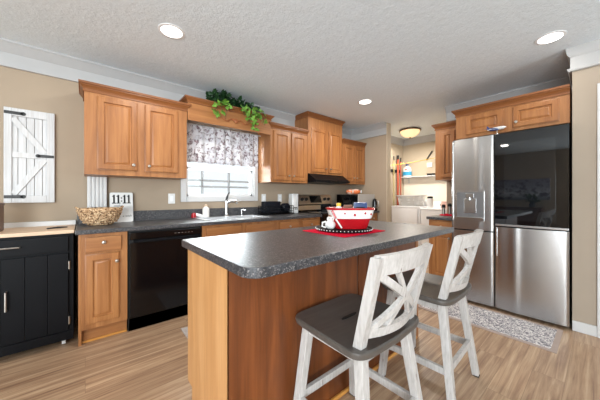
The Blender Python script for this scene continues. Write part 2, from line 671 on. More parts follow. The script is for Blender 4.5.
# right wall with a doorway further right of the frame
b = MB(); b.box((XR, 0.03, 0), (XE, 0.172, CZ))
b.box((XR, -0.78, 2.06), (XR + 0.12, 0.03, CZ)); b.box((XR, YB, 0), (XR + 0.12, -0.78, CZ))
struct(b.build('wall_right', 'wall_right'), 'beige wall right of the refrigerator')
b = MB(); b.box((XLB, 1.0, 0), (XLB + 0.1, 3.1, CZ))
struct(b.build('wall_laundry', 'wall_laundry'), 'beige back wall of the laundry')
b = MB(); b.box((XE + 0.1, YLS, 0), (XLB, YLS + 0.1, CZ))
struct(b.build('wall_laundry_left', 'wall_laundry'))
b = MB(); b.box((XE + 0.1, 1.0, 0), (XLB, 1.1, CZ))
struct(b.build('wall_laundry_right', 'wall_laundry'))
# left wall, out of view, with an opening added for the left light
b = MB()
b.box((XL - 0.12, 0.0, 0), (XL, YW + 0.12, CZ)); b.box((XL - 0.12, -2.2, 2.1), (XL, 0.0, CZ)); b.box((XL - 0.12, YB, 0), (XL, -2.2, CZ))
struct(b.build('wall_left', 'wall'))
b = MB()
b.box((XL - 0.12, YB - 0.12, 0), (-3.1, YB, CZ)); b.box((-3.1, YB - 0.12, 0), (-1.3, YB, 0.75)); b.box((-3.1, YB - 0.12, 2.12), (-1.3, YB, CZ)); b.box((-1.3, YB - 0.12, 0), (1.95, YB, CZ)); b.box((1.95, YB - 0.12, 0), (3.15, YB, 0.66)); b.box((1.95, YB - 0.12, 2.0), (3.15, YB, CZ)); b.box((3.15, YB - 0.12, 0), (XR + 0.12, YB, CZ))  # both rear openings are added for the rear lights
struct(b.build('wall_front', 'wall'))

# cornice bands: flat board, small bead at the bottom, cove to the ceiling
CP = [(0.0, 2.25), (0.024, 2.25), (0.024, 2.268), (0.012, 2.272), (0.012, 2.37), (0.02, 2.376), (0.06, 2.43), (0.075, 2.44), (0.075, CZ), (0.0, CZ)]
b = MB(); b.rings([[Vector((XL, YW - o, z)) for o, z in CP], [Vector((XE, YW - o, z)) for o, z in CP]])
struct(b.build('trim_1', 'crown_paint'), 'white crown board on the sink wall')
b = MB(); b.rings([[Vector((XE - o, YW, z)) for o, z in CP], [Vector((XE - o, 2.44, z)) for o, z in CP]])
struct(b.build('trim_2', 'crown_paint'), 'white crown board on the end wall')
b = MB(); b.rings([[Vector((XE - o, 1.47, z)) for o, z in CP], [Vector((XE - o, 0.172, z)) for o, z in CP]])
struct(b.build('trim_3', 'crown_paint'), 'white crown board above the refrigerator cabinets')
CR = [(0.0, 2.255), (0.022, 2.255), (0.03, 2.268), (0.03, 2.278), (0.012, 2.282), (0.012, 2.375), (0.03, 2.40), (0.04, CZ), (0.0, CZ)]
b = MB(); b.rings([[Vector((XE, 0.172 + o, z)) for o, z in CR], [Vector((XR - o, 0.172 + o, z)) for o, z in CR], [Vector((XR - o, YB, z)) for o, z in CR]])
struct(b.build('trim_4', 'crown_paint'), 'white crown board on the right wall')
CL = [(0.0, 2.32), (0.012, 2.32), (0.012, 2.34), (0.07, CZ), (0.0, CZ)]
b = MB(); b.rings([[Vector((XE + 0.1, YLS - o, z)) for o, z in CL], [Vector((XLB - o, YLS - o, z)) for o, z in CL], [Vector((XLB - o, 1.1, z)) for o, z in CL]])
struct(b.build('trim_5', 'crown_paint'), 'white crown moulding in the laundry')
# lighter beige strip on the end wall edge at the laundry opening
b = MB(); b.box((XE - 0.012, 2.425, 0), (XE + 0.11, 2.44, CZ - 0.001), 0.003)
struct(b.build('trim_6', 'wall_laundry'), 'light edge of the end wall')
b = MB(); b.box((XR - 0.014, 0.03, 0), (XR, 0.172, 0.088), 0.004)
struct(b.build('baseboard_right', 'white_paint'), 'white baseboard right of the refrigerator')
b = MB(); b.box((XR - 0.02, -0.045, 0), (XR + 0.12, 0.03, 2.10), 0.004)
b.box((XR - 0.02, -0.85, 2.03), (XR + 0.12, -0.045, 2.10), 0.004); b.box((XR - 0.02, -0.85, 0), (XR + 0.12, -0.78, 2.03), 0.004)
struct(b.build('trim_7', 'white_paint'), 'white door casing at the right edge')
dr = MB().box((XR + 0.05, -0.78, 0.005), (XR + 0.09, -0.045, 2.03), 0.003).build('door_1', 'white_paint')
struct(dr)

# sink window
b = MB()
b.box((0.862, YW - 0.018, 1.10), (WX0, YW, 2.0), 0.004); b.box((WX1, YW - 0.018, 1.10), (1.905, YW, 2.0), 0.004)
b.box((WX0, YW - 0.018, 1.10), (WX1, YW, WZ0), 0.004); b.box((WX0, YW - 0.018, WZ1), (WX1, YW, 2.0), 0.004)
b.box((WX0, YW, WZ0), (WX0 + 0.006, YW + 0.12, WZ1)); b.box((WX1 - 0.006, YW, WZ0), (WX1, YW + 0.12, WZ1)); b.box((WX0, YW, WZ0), (WX1, YW + 0.12, WZ0 + 0.006)); b.box((WX0, YW, WZ1 - 0.006), (WX1, YW + 0.12, WZ1))
w1 = struct(b.build('window_1', 'white_paint'), 'white-cased window above the sink')
b = MB()
for (z0, z1, y) in ((WZ0, 1.53, YW + 0.03), (1.50, WZ1, YW + 0.06)):
    b.box((WX0, y, z0), (WX0 + 0.035, y + 0.03, z1), 0.003); b.box((WX1 - 0.035, y, z0), (WX1, y + 0.03, z1), 0.003)
    b.box((WX0, y, z0), (WX1, y + 0.03, z0 + 0.035), 0.003); b.box((WX0, y, z1 - 0.03), (WX1, y + 0.03, z1), 0.003)
b.build('window_sash', 'white_plastic', w1)
b = MB()
b.box((WX0 + 0.035, YW + 0.043, WZ0 + 0.03), (WX1 - 0.035, YW + 0.047, 1.50)); b.box((WX0 + 0.035, YW + 0.073, 1.53), (WX1 - 0.035, YW + 0.077, WZ1 - 0.03))
b.build('window_pane', 'glass', w1)

# outside the sink window: a pale neighbouring wall and a porch railing on the deck
b = MB(); b.box((-2, 3.5, -0.2), (8, 6.2, -0.1)); struct(b.build('ground_outside', 'white_paint'))
pr = thing('porch_railing', 'grey porch railing outside the sink window', 'railing', (2.2, 4.6, -0.1))
rl = plain('railing_grey', rgb(196, 197, 200), 0.6); M['rail'] = rl
for z in (1.42, 1.53):
    MB().box((-1.4, -0.02, z), (1.6, 0.02, z + 0.035), 0.004).build('rail', 'rail', pr)
for x in (-1.05, -0.62, -0.12, 0.4, 0.9):
    MB().box((x, -0.02, 0), (x + 0.03, 0.02, 1.72), 0.003).build('post', 'rail', pr)

# ------------------------------------------------------------------ cabinets
def knob(parent, x, y, z, mat='nickel', r=0.015):
    b = MB()
    L = []
    for rr, d in ((0.006, 0.0), (0.006, 0.012), (r * 0.85, 0.016), (r, 0.021), (r * 0.8, 0.027), (0.001, 0.029)):
        L.append([Vector((x + rr * math.cos(2 * PI * k / 14), y - d, z + rr * math.sin(2 * PI * k / 14))) for k in range(14)])
    b.rings(L)
    return b.build('knob', mat, parent)


CROWN = [(0.0, -0.004), (0.009, -0.004), (0.009, 0.006), (0.005, 0.010), (0.008, 0.022), (0.018, 0.036), (0.027, 0.046), (0.027, 0.052), (0.036, 0.056), (0.038, 0.074), (0.0, 0.074)]


def cabinet(name, label, loc, rotz, w, d, z0, z1, doors, crown_z=None, left=True, right=True, crown_h=1.0, frame_z=None):
    """wall cabinet: local x along the front, front at y=0, back at y=d; doors (x0,x1,z0,z1,knob_x,knob_z)"""
    t = thing(name, label, 'cabinet', loc, rotz)
    MB().box((0, 0.018, z0), (w, d, z1), 0.002).build('body', 'maple', t)
    b = MB()
    # face frame: stiles and rails round the doors, in front of the body
    b.box((0, 0, z0), (w, 0.018, z1), 0.0015)
    b.build('face_frame', 'maple', t)
    for (a, c, e, f, kx, kz) in doors:
        dd = MB().door(a, c, e, f, 0.0).build('door', 'maple_in', t)
        if kx is not None:
            knob(dd, kx, -0.02, kz)
    if crown_z is not None:
        MB().crown(0, w, 0, d, [(o, crown_z + z * crown_h) for o, z in CROWN], left, right).build('crown_moulding', 'crown_wood', t)
    return t


FY = 2.89
GU = None
cabinet('wall_cabinet', 'two-door maple wall cabinet left of the window, above the basket', (-0.008, FY, 0), 0, 0.846, YW - FY - 0.001, 1.36, 2.085,
        [(0.088, 0.392, 1.408, 2.06, 0.357, 1.462), (0.452, 0.758, 1.408, 2.06, 0.487, 1.462)], 2.085)
cabinet('wall_cabinet', 'two-door maple wall cabinet between the window and the range hood', (1.914, FY, 0), 0, 0.672, YW - FY - 0.001, 1.36, 2.09,
        [(0.04, 0.322, 1.388, 2.068, 0.292, 1.455), (0.35, 0.632, 1.388, 2.068, 0.38, 1.455)], 2.09, True, False)
cabinet('wall_cabinet', 'tall maple wall cabinet reaching the ceiling above the range hood', (2.592, FY, 0), 0, 0.79, YW - FY - 0.001, 1.516, 2.385,
        [(0.06, 0.40, 1.54, 2.225, 0.365, 1.605), (0.44, 0.765, 1.54, 2.225, 0.475, 1.605)], 2.38, True, True, 0.92)
cabinet('wall_cabinet', 'two-door maple wall cabinet in the corner beyond the range hood', (3.39, FY, 0), 0, 0.645, YW - FY - 0.001, 1.385, 2.085,
        [(0.03, 0.31, 1.42, 2.06, 0.28, 1.49), (0.335, 0.61, 1.42, 2.06, 0.365, 1.49)], 2.085, False, False)
# refrigerator side: local -y faces world -X
RZ = -PI / 2
FXC = 3.30
cabinet('wall_cabinet', 'wide shallow two-door maple cabinet above the refrigerator', (FXC, 1.10, 0), RZ, 0.912, XE - FXC - 0.002, 1.825, 2.085,
        [(0.10, 0.44, 1.855, 2.065, None, None), (0.515, 0.845, 1.855, 2.065, 0.545, 1.905)], 2.085, True, False)
cabinet('wall_cabinet', 'narrow single-door maple wall cabinet left of the refrigerator', (3.64, 1.466, 0), RZ, 0.36, XE - 3.64 - 0.002, 1.385, 2.06,
        [(0.075, 0.245, 1.412, 2.02, None, None)], 2.06, True, False)


def base_cabinet(name, label, loc, rotz, w, d, fronts, h=0.87, toe=0.115, hollow=False):
    """fronts: (kind, x0, x1, z0, z1, knob_x, knob_z)"""
    t = thing(name, label, 'cabinet', loc, rotz)
    b = MB()
    if hollow:
        b.box((0, 0.018, toe), (0.018, d, h)); b.box((w - 0.018, 0.018, toe), (w, d, h)); b.box((0, 0.018, toe), (w, d, toe + 0.018)); b.box((0, d - 0.012, toe), (w, d, h))
    else:
        b.box((0, 0.018, toe), (w, d, h), 0.002)
    b.box((0.018, 0.06, 0), (w - 0.018, d, toe))
    b.box((0, 0.0, 0.0), (0.02, 0.06, h), 0.002)
    b.build('body', 'maple', t)
    b = MB(); b.box((0.02, 0, toe), (w, 0.018, h), 0.0015); b.build('face_frame', 'maple', t)
    MB().box((0.02, 0.045, 0.0), (w, 0.06, toe - 0.001)).build('toe_kick', 'maple_h', t)
    for (k, a, c, e, f, kx, kz) in fronts:
        if k == 'door':
            o = MB().door(a, c, e, f, 0.0).build('door', 'maple_in', t)
        else:
            bb = MB(); bb.box((a, -0.02, e), (c, 0.0, f), 0.006)
            o = bb.build('drawer', 'maple_h', t)
        if kx is not None:
            knob(o, kx, -0.02, kz)
    return t


BY = 2.62
BD = YW - BY - 0.002
bc = base_cabinet('base_cabinet', 'narrow maple base cabinet with one drawer and door beside the dishwasher', (-0.042, BY, 0), 0, 0.318, BD,
             [('drawer', 0.04, 0.275, 0.722, 0.842, 0.157, 0.797), ('door', 0.04, 0.262, 0.155, 0.706, 0.243, 0.635)])
MB().box((0.012, 0.028, 0.0), (0.318, 0.045, 0.018), 0.005).build('shoe_moulding', 'golden', bc)
base_cabinet('base_cabinet', 'maple sink base cabinet under the window', (0.907, BY, 0), 0, 0.915, BD,
             [('drawer', 0.04, 0.43, 0.715, 0.842, None, None), ('drawer', 0.485, 0.875, 0.715, 0.842, None, None),
              ('door', 0.04, 0.43, 0.155, 0.70, 0.40, 0.64), ('door', 0.485, 0.875, 0.155, 0.70, 0.515, 0.64)], hollow=True)
base_cabinet('base_cabinet', 'maple base cabinet with two drawers left of the range', (1.824, BY, 0), 0, 0.76, BD,
             [('drawer', 0.04, 0.345, 0.715, 0.842, 0.19, 0.78), ('drawer', 0.415, 0.72, 0.715, 0.842, 0.567, 0.78),
              ('door', 0.04, 0.345, 0.155, 0.70, 0.315, 0.64), ('door', 0.415, 0.72, 0.155, 0.70, 0.445, 0.64)])
base_cabinet('base_cabinet', 'maple corner base cabinet right of the range', (3.375, BY, 0), 0, 0.66, BD,
             [('drawer', 0.04, 0.33, 0.715, 0.842, 0.19, 0.78), ('drawer', 0.36, 0.62, 0.715, 0.842, 0.49, 0.78),
              ('door', 0.04, 0.33, 0.155, 0.70, 0.30, 0.64), ('door', 0.36, 0.62, 0.155, 0.70, 0.39, 0.64)])
base_cabinet('base_cabinet', 'narrow maple base cabinet left of the refrigerator', (3.40, 1.45, 0), RZ, 0.33, XE - 3.40 - 0.002,
             [('drawer', 0.035, 0.30, 0.735, 0.85, 0.16, 0.79), ('door', 0.035, 0.30, 0.155, 0.715, 0.252, 0.655)])

# countertops
CT = 0.907
SX0, SX1, SY0, SY1 = 1.0, 1.76, 2.68, 3.08
b = MB()
b.box((-0.06, 2.58, CT - 0.036), (SX0, 3.2, CT), 0.005); b.box((SX1, 2.58, CT - 0.036), (2.588, 3.2, CT), 0.005)
b.box((SX0 - 0.004, 2.58, CT - 0.036), (SX1 + 0.004, SY0, CT), 0.005); b.box((SX0 - 0.004, SY1, CT - 0.036), (SX1 + 0.004, 3.2, CT), 0.005)
ct = b.build('countertop', 'counter')
tag(ct, 'dark speckled countertop along the sink wall', 'countertop')
b = MB(); b.box((-0.06, 3.2, CT - 0.036), (2.588, YW - 0.0005, 1.012), 0.004); b.build('backsplash', 'counter', ct)
b = MB(); b.box((3.367, 2.58, CT - 0.036), (XE - 0.001, 3.2, CT), 0.005)
c2 = b.build('countertop', 'counter'); tag(c2, 'short dark countertop in the corner under the microwave', 'countertop')
MB().box((3.367, 3.2, CT - 0.036), (XE - 0.001, YW - 0.0005, 1.012), 0.004).build('backsplash', 'counter', c2)
b = MB(); b.box((3.365, 1.118, CT - 0.036), (XE - 0.001, 1.468, CT), 0.005)
c3 = b.build('countertop', 'counter'); tag(c3, 'short dark countertop left of the refrigerator', 'countertop')

# sink basin, set into the counter hole
sk = thing('kitchen_sink', 'pale double-bowl sink set in the counter under the window', 'sink', (0, 0, 0))
b = MB()
t_ = 0.004
for (x0, x1) in ((SX0 + 0.004, 1.375), (1.395, SX1 - 0.004)):
    y0, y1, zb = SY0 + 0.004, SY1 - 0.004, CT - 0.17
    b.box((x0, y0, zb), (x1, y1, zb + t_)); b.box((x0, y0, zb), (x0 + t_, y1, CT)); b.box((x1 - t_, y0, zb), (x1, y1, CT))
    b.box((x0, y0, zb), (x1, y0 + t_, CT)); b.box((x0, y1 - t_, zb), (x1, y1, CT))
b.box((1.372, SY0 + 0.004, CT - 0.02), (1.398, SY1 - 0.004, CT + 0.002), 0.003)
b.build('bowl', 'sink_white', sk)
b = MB()
b.box((SX0 - 0.03, SY0 - 0.03, CT + 0.0005), (SX1 + 0.03, SY0 + 0.012, CT + 0.007), 0.003); b.box((SX0 - 0.03, SY1 - 0.012, CT + 0.0005), (SX1 + 0.03, SY1 + 0.065, CT + 0.007), 0.003)
b.box((SX0 - 0.03, SY0 - 0.03, CT + 0.0005), (SX0 + 0.012, SY1 + 0.03, CT + 0.007), 0.003); b.box((SX1 - 0.012, SY0 - 0.03, CT + 0.0005), (SX1 + 0.03, SY1 + 0.03, CT + 0.007), 0.003)
b.build('rim', 'sink_white', sk)

# faucet and the small dispenser
f = thing('faucet', 'chrome kitchen faucet with a tilted lever behind the sink', 'faucet', (1.385, 3.112, CT + 0.007))
b = MB(); b.lathe([(0.034, 0), (0.034, 0.006), (0.026, 0.014), (0.023, 0.03), (0.022, 0.17), (0.025, 0.19), (0.02, 0.205), (0.002, 0.21)]); b.build('body', 'chrome', f)
b = MB(); b.tube([(0, 0, 0.16), (0.02, -0.05, 0.185), (0.045, -0.11, 0.195), (0.06, -0.15, 0.185), (0.065, -0.165, 0.165)], [0.017, 0.016, 0.017, 0.019, 0.018], 12); b.build('spout', 'chrome', f)
b = MB(); b.tube([(0, 0, 0.20), (0.008, 0.0, 0.235), (0.022, 0.0, 0.275), (0.045, 0.005, 0.305)], [0.014, 0.014, 0.010, 0.006], 10); b.build('lever', 'dark_metal', f)
f = thing('soap_pump', 'small chrome soap pump right of the faucet', 'soap pump', (1.60, 3.112, CT + 0.007))
b = MB(); b.lathe([(0.02, 0), (0.02, 0.008), (0.012, 0.014), (0.012, 0.07), (0.002, 0.075)], n=16); b.build('body', 'chrome', f)
b = MB(); b.tube([(0, 0, 0.066), (0.015, -0.01, 0.074), (0.05, -0.03, 0.068)], 0.009, 10); b.build('nozzle', 'chrome', f)

# ------------------------------------------------------------------ dishwasher
d = thing('dishwasher', 'black built-in dishwasher under the counter', 'dishwasher', (0.285, BY - 0.015, 0))
w = 0.612
MB().box((0, 0.03, 0.0), (w, BD, 0.868)).build('body', 'black_matte', d)
b = MB(); b.box((0.004, 0, 0.115), (w - 0.004, 0.03, 0.765), 0.006); b.build('door', 'black_gloss', d)
b = MB(); b.box((0.004, -0.004, 0.79), (w - 0.004, 0.03, 0.855), 0.006); cp = b.build('control_panel', 'black_gloss', d)
b = MB(); b.box((0.03, -0.022, 0.766), (w - 0.03, 0.02, 0.786), 0.006); b.build('handle', 'black_satin', d)
b = MB()
for k in range(6):
    b.box((0.36 + k * 0.03, -0.0052, 0.818), (0.375 + k * 0.03, -0.0035, 0.823))
b.build('button_row', 'nickel', cp)
MB().box((0.004, 0.03, 0.0), (w - 0.004, 0.05, 0.112)).build('toe_panel', 'black_matte', d)

# ------------------------------------------------------------------ black cart with wooden top on the left
c = thing('kitchen_cart', 'black rolling kitchen cart with a pale wooden top at the left', 'kitchen cart', (-0.835, 2.70, 0))
w = 0.765; dp = 0.47
MB().box((0, 0.0, 0.05), (w, dp, 0.878), 0.004).build('body', 'black_satin', c)
b = MB(); b.box((-0.005, -0.025, 0.879), (w + 0.004, dp + 0.0, 0.906), 0.004); b.build('top', 'butcher', c)
b = MB(); b.box((-0.005, dp, 0.879), (w + 0.004, dp + 0.045, 0.945), 0.004); b.build('back_ledge', 'white_paint', c)
b = MB(); b.box((0.03, -0.018, 0.74), (w - 0.03, 0, 0.86), 0.004); dr_ = b.build('drawer', 'black_satin', c)
b = MB(); b.tube([(0.29, -0.018, 0.805), (0.29, -0.045, 0.805), (0.478, -0.045, 0.805), (0.478, -0.018, 0.805)], 0.006, 8); b.build('handle', 'nickel', dr_)
for i, (x0, x1) in enumerate(((0.03, 0.378), (0.386, w - 0.03))):
    b = MB(); n = 3; ww = (x1 - x0) / n
    for k in range(n):
        b.box((x0 + k * ww + 0.0006, -0.018, 0.125), (x0 + (k + 1) * ww - 0.0006, 0, 0.725), 0.003)
    dd = b.build('door', 'black_satin', c)
    hx = 0.35 if i == 0 else 0.413
    b = MB(); b.tube([(hx, -0.018, 0.37), (hx, -0.045, 0.37), (hx, -0.045, 0.50), (hx, -0.018, 0.50)], 0.006, 8); b.build('handle', 'nickel', dd)
    ex = x0 - 0.008 if i == 0 else x1 + 0.004
    for z in (0.20, 0.63):
        MB().cyl((ex, -0.012, z - 0.03), (ex, -0.012, z + 0.03), 0.006, n=10).build('hinge', 'nickel', dd)
b = MB(); b.box((0, -0.012, 0.05), (w, 0, 0.118), 0.003); b.build('bottom_rail', 'black_satin', c)
for x in (0.06, w - 0.06):
    for y in (0.05, dp - 0.05):
        b = MB(); b.cyl((x - 0.011, y, 0.021), (x + 0.011, y, 0.021), 0.021, n=18); b.box((x - 0.017, y - 0.016, 0.032), (x + 0.017, y + 0.016, 0.052), 0.003)
        b.build('caster', 'white_plastic', c)
# pen-like utensil and dark box on the cart
b = MB(); b.tube([(-0.235, 2.85, 0.911), (-0.17, 2.873, 0.913), (-0.115, 2.89, 0.911)], [0.005, 0.007, 0.004], 8)
tag(b.build('pen', 'black_matte'), 'dark pen lying on the wooden cart top', 'pen')
bx_ = thing('storage_box', 'dark brown box standing on the cart at the left edge', 'box', (-0.56, 2.86, 0.9065))
MB().box((-0.09, -0.06, 0), (0.085, 0.09, 0.19), 0.006).build('body', 'dark_wood', bx_)
MB().box((-0.093, -0.063, 0.19), (0.088, 0.093, 0.212), 0.004).build('lid', 'dark_wood', bx_)
# low brown wooden chest at the left edge of the frame
ch = thing('wooden_chest', 'low dark brown wooden chest on the floor at the left edge', 'chest', (-0.72, 1.12, 0), math.radians(-40.1))
MB().box((-0.15, -0.14, 0.0), (0.137, 0.14, 0.44), 0.006).build('body', 'dark_wood', ch)
MB().box((-0.155, -0.145, 0.44), (0.14, 0.145, 0.465), 0.005).build('lid', 'dark_wood', ch)

# ------------------------------------------------------------------ island
IX0, IX1, IY0, IY1 = 0.432, 2.305, 0.782, 1.60


def rounded(x0, x1, y0, y1, rs, n=8):
    """rs: radii at (x0,y0),(x1,y0),(x1,y1),(x0,y1)"""
    P = []
    for (cx, cy, r, a0) in ((x0 + rs[0], y0 + rs[0], rs[0], PI), (x1 - rs[1], y0 + rs[1], rs[1], 1.5 * PI), (x1 - rs[2], y1 - rs[2], rs[2], 0), (x0 + rs[3], y1 - rs[3], rs[3], 0.5 * PI)):
        for k in range(n + 1):
            a = a0 + k / n * PI / 2
            P.append((cx + r * math.cos(a), cy + r * math.sin(a)))
    return P


b = MB(); b.prism(rounded(IX0, IX1, IY0, IY1, (0.075, 0.01, 0.01, 0.012)), 0.874, 0.914, 0.004)
tag(b.build('island_countertop', 'counter'), 'large dark speckled island countertop with a rounded corner', 'countertop')
isl = thing('kitchen_island', 'wooden kitchen island base under the dark countertop', 'kitchen island', (0.455, 0.995, 0))
iw = 2.118 - 0.455; idp = 1.55 - 0.995
b = MB(); b.box((0.02, 0.02, 0.0), (iw - 0.02, idp - 0.075, 0.873)); b.box((0.02, idp - 0.075, 0.11), (iw - 0.02, idp - 0.02, 0.873)); b.build('body', 'maple', isl)
# end panel notched for the toe kick at the back
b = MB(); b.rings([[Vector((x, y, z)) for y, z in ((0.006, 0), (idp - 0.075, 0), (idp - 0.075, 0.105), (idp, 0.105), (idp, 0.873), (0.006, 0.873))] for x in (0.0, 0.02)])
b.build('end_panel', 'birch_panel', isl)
b = MB(); b.rings([[Vector((x, y, z)) for y, z in ((0.006, 0), (idp - 0.075, 0), (idp - 0.075, 0.105), (idp, 0.105), (idp, 0.873), (0.006, 0.873))] for x in (iw - 0.02, iw)])
b.build('end_panel', 'maple', isl)
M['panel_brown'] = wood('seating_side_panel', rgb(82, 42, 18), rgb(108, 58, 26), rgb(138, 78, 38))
sx_ = 1.318 - 0.455
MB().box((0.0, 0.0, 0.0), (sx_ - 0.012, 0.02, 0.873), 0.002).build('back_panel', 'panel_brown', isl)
MB().box((sx_ - 0.012, 0.008, 0.0), (sx_ + 0.01, 0.022, 0.873)).build('seam_batten', 'dark_wood', isl)  # dark strip in place of the open gap between the panels
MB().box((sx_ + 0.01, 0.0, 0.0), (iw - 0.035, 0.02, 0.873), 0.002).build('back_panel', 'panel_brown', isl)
MB().box((iw - 0.035, -0.006, 0.0), (iw + 0.004, 0.03, 0.873), 0.003).build('corner_post', 'maple', isl)
MB().box((0.0, -0.018, 0.0), (iw - 0.036, 0.0, 0.022), 0.007).build('shoe_moulding', 'golden', isl)  # golden colour here carries the orange light on the strip
# fronts on the sink side
for k in range(3):
    x0 = 0.05 + k * 0.53
    L = [(0.0, 0.0)]
    o = MB().door(x0, x0 + 0.48, 0.16, 0.69, 0.0).build('door', 'maple_in', isl)
    o.rotation_euler = (0, 0, PI); o.location = (iw, idp - 0.02, 0)
    o = MB().box((x0, -0.02, 0.715), (x0 + 0.48, 0, 0.84), 0.005).build('drawer', 'maple_h', isl)
    o.rotation_euler = (0, 0, PI); o.location = (iw, idp - 0.02, 0)

# ------------------------------------------------------------------ stools
def make_stool(label):
    t = thing('bar_stool', label, 'bar stool', (0, 0, 0), 0, 'bar stools at the island')
    sw, sb, sf, sz, th = 0.239, -0.205, 0.212, 0.60, 0.034
    # seat: grid with saddle dip and a slot, rounded outline
    n = 40
    out = []
    for k in range(n):
        a = 2 * PI * k / n
        e = 0.24
        ca, sa = math.cos(a), math.sin(a)
        out.append((math.copysign(abs(ca) ** e, ca), math.copysign(abs(sa) ** e, sa)))
    yc = (sb + sf) / 2; yh = (sf - sb) / 2

    def pt(s, k, z):
        ux, uy = out[k]
        x = ux * s; y = uy * s
        wx = sw * (1.0 - 0.04 * y)
        xx = x * wx; yy = yc + y * yh
        if y < 0:
            yy -= 0.018 * (1 - x * x) * (-y)
        return Vector((xx, yy, z))

    def dip(s, k):
        x = out[k][0] * s; y = out[k][1] * s
        return -0.014 * (1 - x * x) * max(0, 1 - (y + 0.1) ** 2) - 0.004 * (1 - s)
    b = MB()
    L = [[pt(0.93, k, sz - th) for k in range(n)], [pt(0.985, k, sz - th + 0.006) for k in range(n)], [pt(1.0, k, sz - 0.014) for k in range(n)], [pt(0.992, k, sz - 0.004) for k in range(n)], [pt(0.965, k, sz) for k in range(n)]]
    for s in (0.85, 0.7, 0.5, 0.3, 0.12, 0.02):
        L.append([pt(s, k, sz + dip(s, k)) for k in range(n)])
    b.rings(L)
    seat = b.build('seat', 'seat_wood', t)
    b = MB()
    P = []
    for k in range(16):
        a = 2 * PI * k / 16
        P.append((math.copysign(abs(math.cos(a)) ** 0.6, math.cos(a)) * 0.055, 0.04 + math.sin(a) * 0.008))
    b.prism(P, sz - 0.026, sz - 0.0125)
    b.build('hand_slot', 'black_matte', seat)
    # legs
    top = {(-1, -1): (-0.165, -0.150), (1, -1): (0.165, -0.150), (-1, 1): (-0.165, 0.150), (1, 1): (0.165, 0.150)}
    foot = {k: (k[0] * 0.228, -0.225 if k[1] < 0 else 0.19) for k in top}

    def at(k, z):
        f = z / (sz - th)
        return Vector((foot[k][0] + (top[k][0] - foot[k][0]) * f, foot[k][1] + (top[k][1] - foot[k][1]) * f, z))
    for k in top:
        b = MB(); b.bar(at(k, 0.008), at(k, sz - th + 0.001), 0.038, 0.038, 0.004, (0, 1, 0), 1.12)
        lg = b.build('leg', 'distressed', t)
        p = at(k, 0); b = MB(); b.box((p.x - 0.018, p.y - 0.018, 0), (p.x + 0.018, p.y + 0.018, 0.0085), 0.002); b.build('foot_pad', 'rubber', lg)
    for (k1, k2, z) in (((-1, 1), (1, 1), 0.22), ((-1, -1), (1, -1), 0.22), ((-1, -1), (-1, 1), 0.205), ((1, -1), (1, 1), 0.205)):
        b = MB(); b.bar(at(k1, z), at(k2, z), 0.022, 0.038, 0.003); b.build('stretcher', 'distressed', t)
    # apron under the seat
    b = MB()
    for (k1, k2) in (((-1, 1), (1, 1)), ((-1, -1), (1, -1)), ((-1, -1), (-1, 1)), ((1, -1), (1, 1))):
        b.bar(at(k1, sz - th - 0.025), at(k2, sz - th - 0.025), 0.02, 0.045, 0.002)
    b.build('apron', 'distressed', t)
    # backrest: curved in plan, leaning back
    z0, z1 = sz - 0.006, 0.964

    def bp(x, z, off=0.0):
        f = (z - z0) / (z1 - z0)
        hw = 0.19 + 0.008 * f
        y = -0.160 - 0.088 * f - 0.042 * (1 - (x / hw) ** 2) + off
        return Vector((x, y, z))
    br = None
    for s in (-1, 1):
        b = MB()
        L = []
        for i in range(9):
            f = i / 8; z = z0 + (z1 - 0.012 - z0) * f
            xo = s * (0.188 + 0.008 * f)
            w_ = 0.018 - 0.001 * f; dth = 0.019
            c0 = bp(xo, z)
            L.append([c0 + Vector((-w_, -dth, 0)), c0 + Vector((w_, -dth, 0)), c0 + Vector((w_, dth, 0)), c0 + Vector((-w_, dth, 0))])
        b.rings(L)
        b.build('back_post', 'distressed', t)

    def ribbon(name, path, half, thick):
        """path of (x, z) centre line; half-width in the plane"""
        b = MB(); L = []
        for i, (x, z) in enumerate(path):
            xa, za = path[max(0, i - 1)]; xb, zb = path[min(len(path) - 1, i + 1)]
            tx, tz = xb - xa, zb - za; l = math.hypot(tx, tz); nx, nz = -tz / l, tx / l
            h = half(i / (len(path) - 1)) if callable(half) else half
            A = (x + nx * h, z + nz * h); B = (x - nx * h, z - nz * h)
            L.append([bp(A[0], A[1], thick), bp(B[0], B[1], thick), bp(B[0], B[1], -thick), bp(A[0], A[1], -thick)])
        b.rings(L)
        return b.build(name, 'distressed', t)
    N_ = 16
    ribbon('top_rail', [(-0.196 + 0.392 * i / N_, 0.921 + 0.006 * math.cos(PI * (i / N_ - 0.5))) for i in range(N_ + 1)], 0.038, 0.013)
    ribbon('bottom_rail', [(-0.178 + 0.356 * i / N_, 0.652 - 0.006 * math.sin(PI * i / N_)) for i in range(N_ + 1)], 0.019, 0.011)
    # crossed slats with a second thinner pair
    ribbon('cross_slat', [(-0.174 + 0.348 * i / N_, 0.660 + 0.222 * i / N_) for i in range(N_ + 1)], 0.0135, 0.009)
    ribbon('cross_slat', [(0.174 - 0.348 * i / N_, 0.660 + 0.222 * i / N_) for i in range(N_ + 1)], 0.0135, 0.0085)
    ribbon('inner_slat', [(-0.085 + 0.17 * i / N_, 0.660 + 0.222 * i / N_) for i in range(N_ + 1)], 0.008, 0.0075)
    ribbon('inner_slat', [(0.085 - 0.17 * i / N_, 0.660 + 0.222 * i / N_) for i in range(N_ + 1)], 0.008, 0.007)
    return t


s1 = make_stool('white distressed bar stool with grey seat, the nearer one at the middle of the island')
s1.location = (0.985, 0.757, 0)
s2 = dup(s1, (1.712, 0.747, 0), math.radians(2.5), 'white distressed bar stool with grey seat at the island end by the refrigerator')

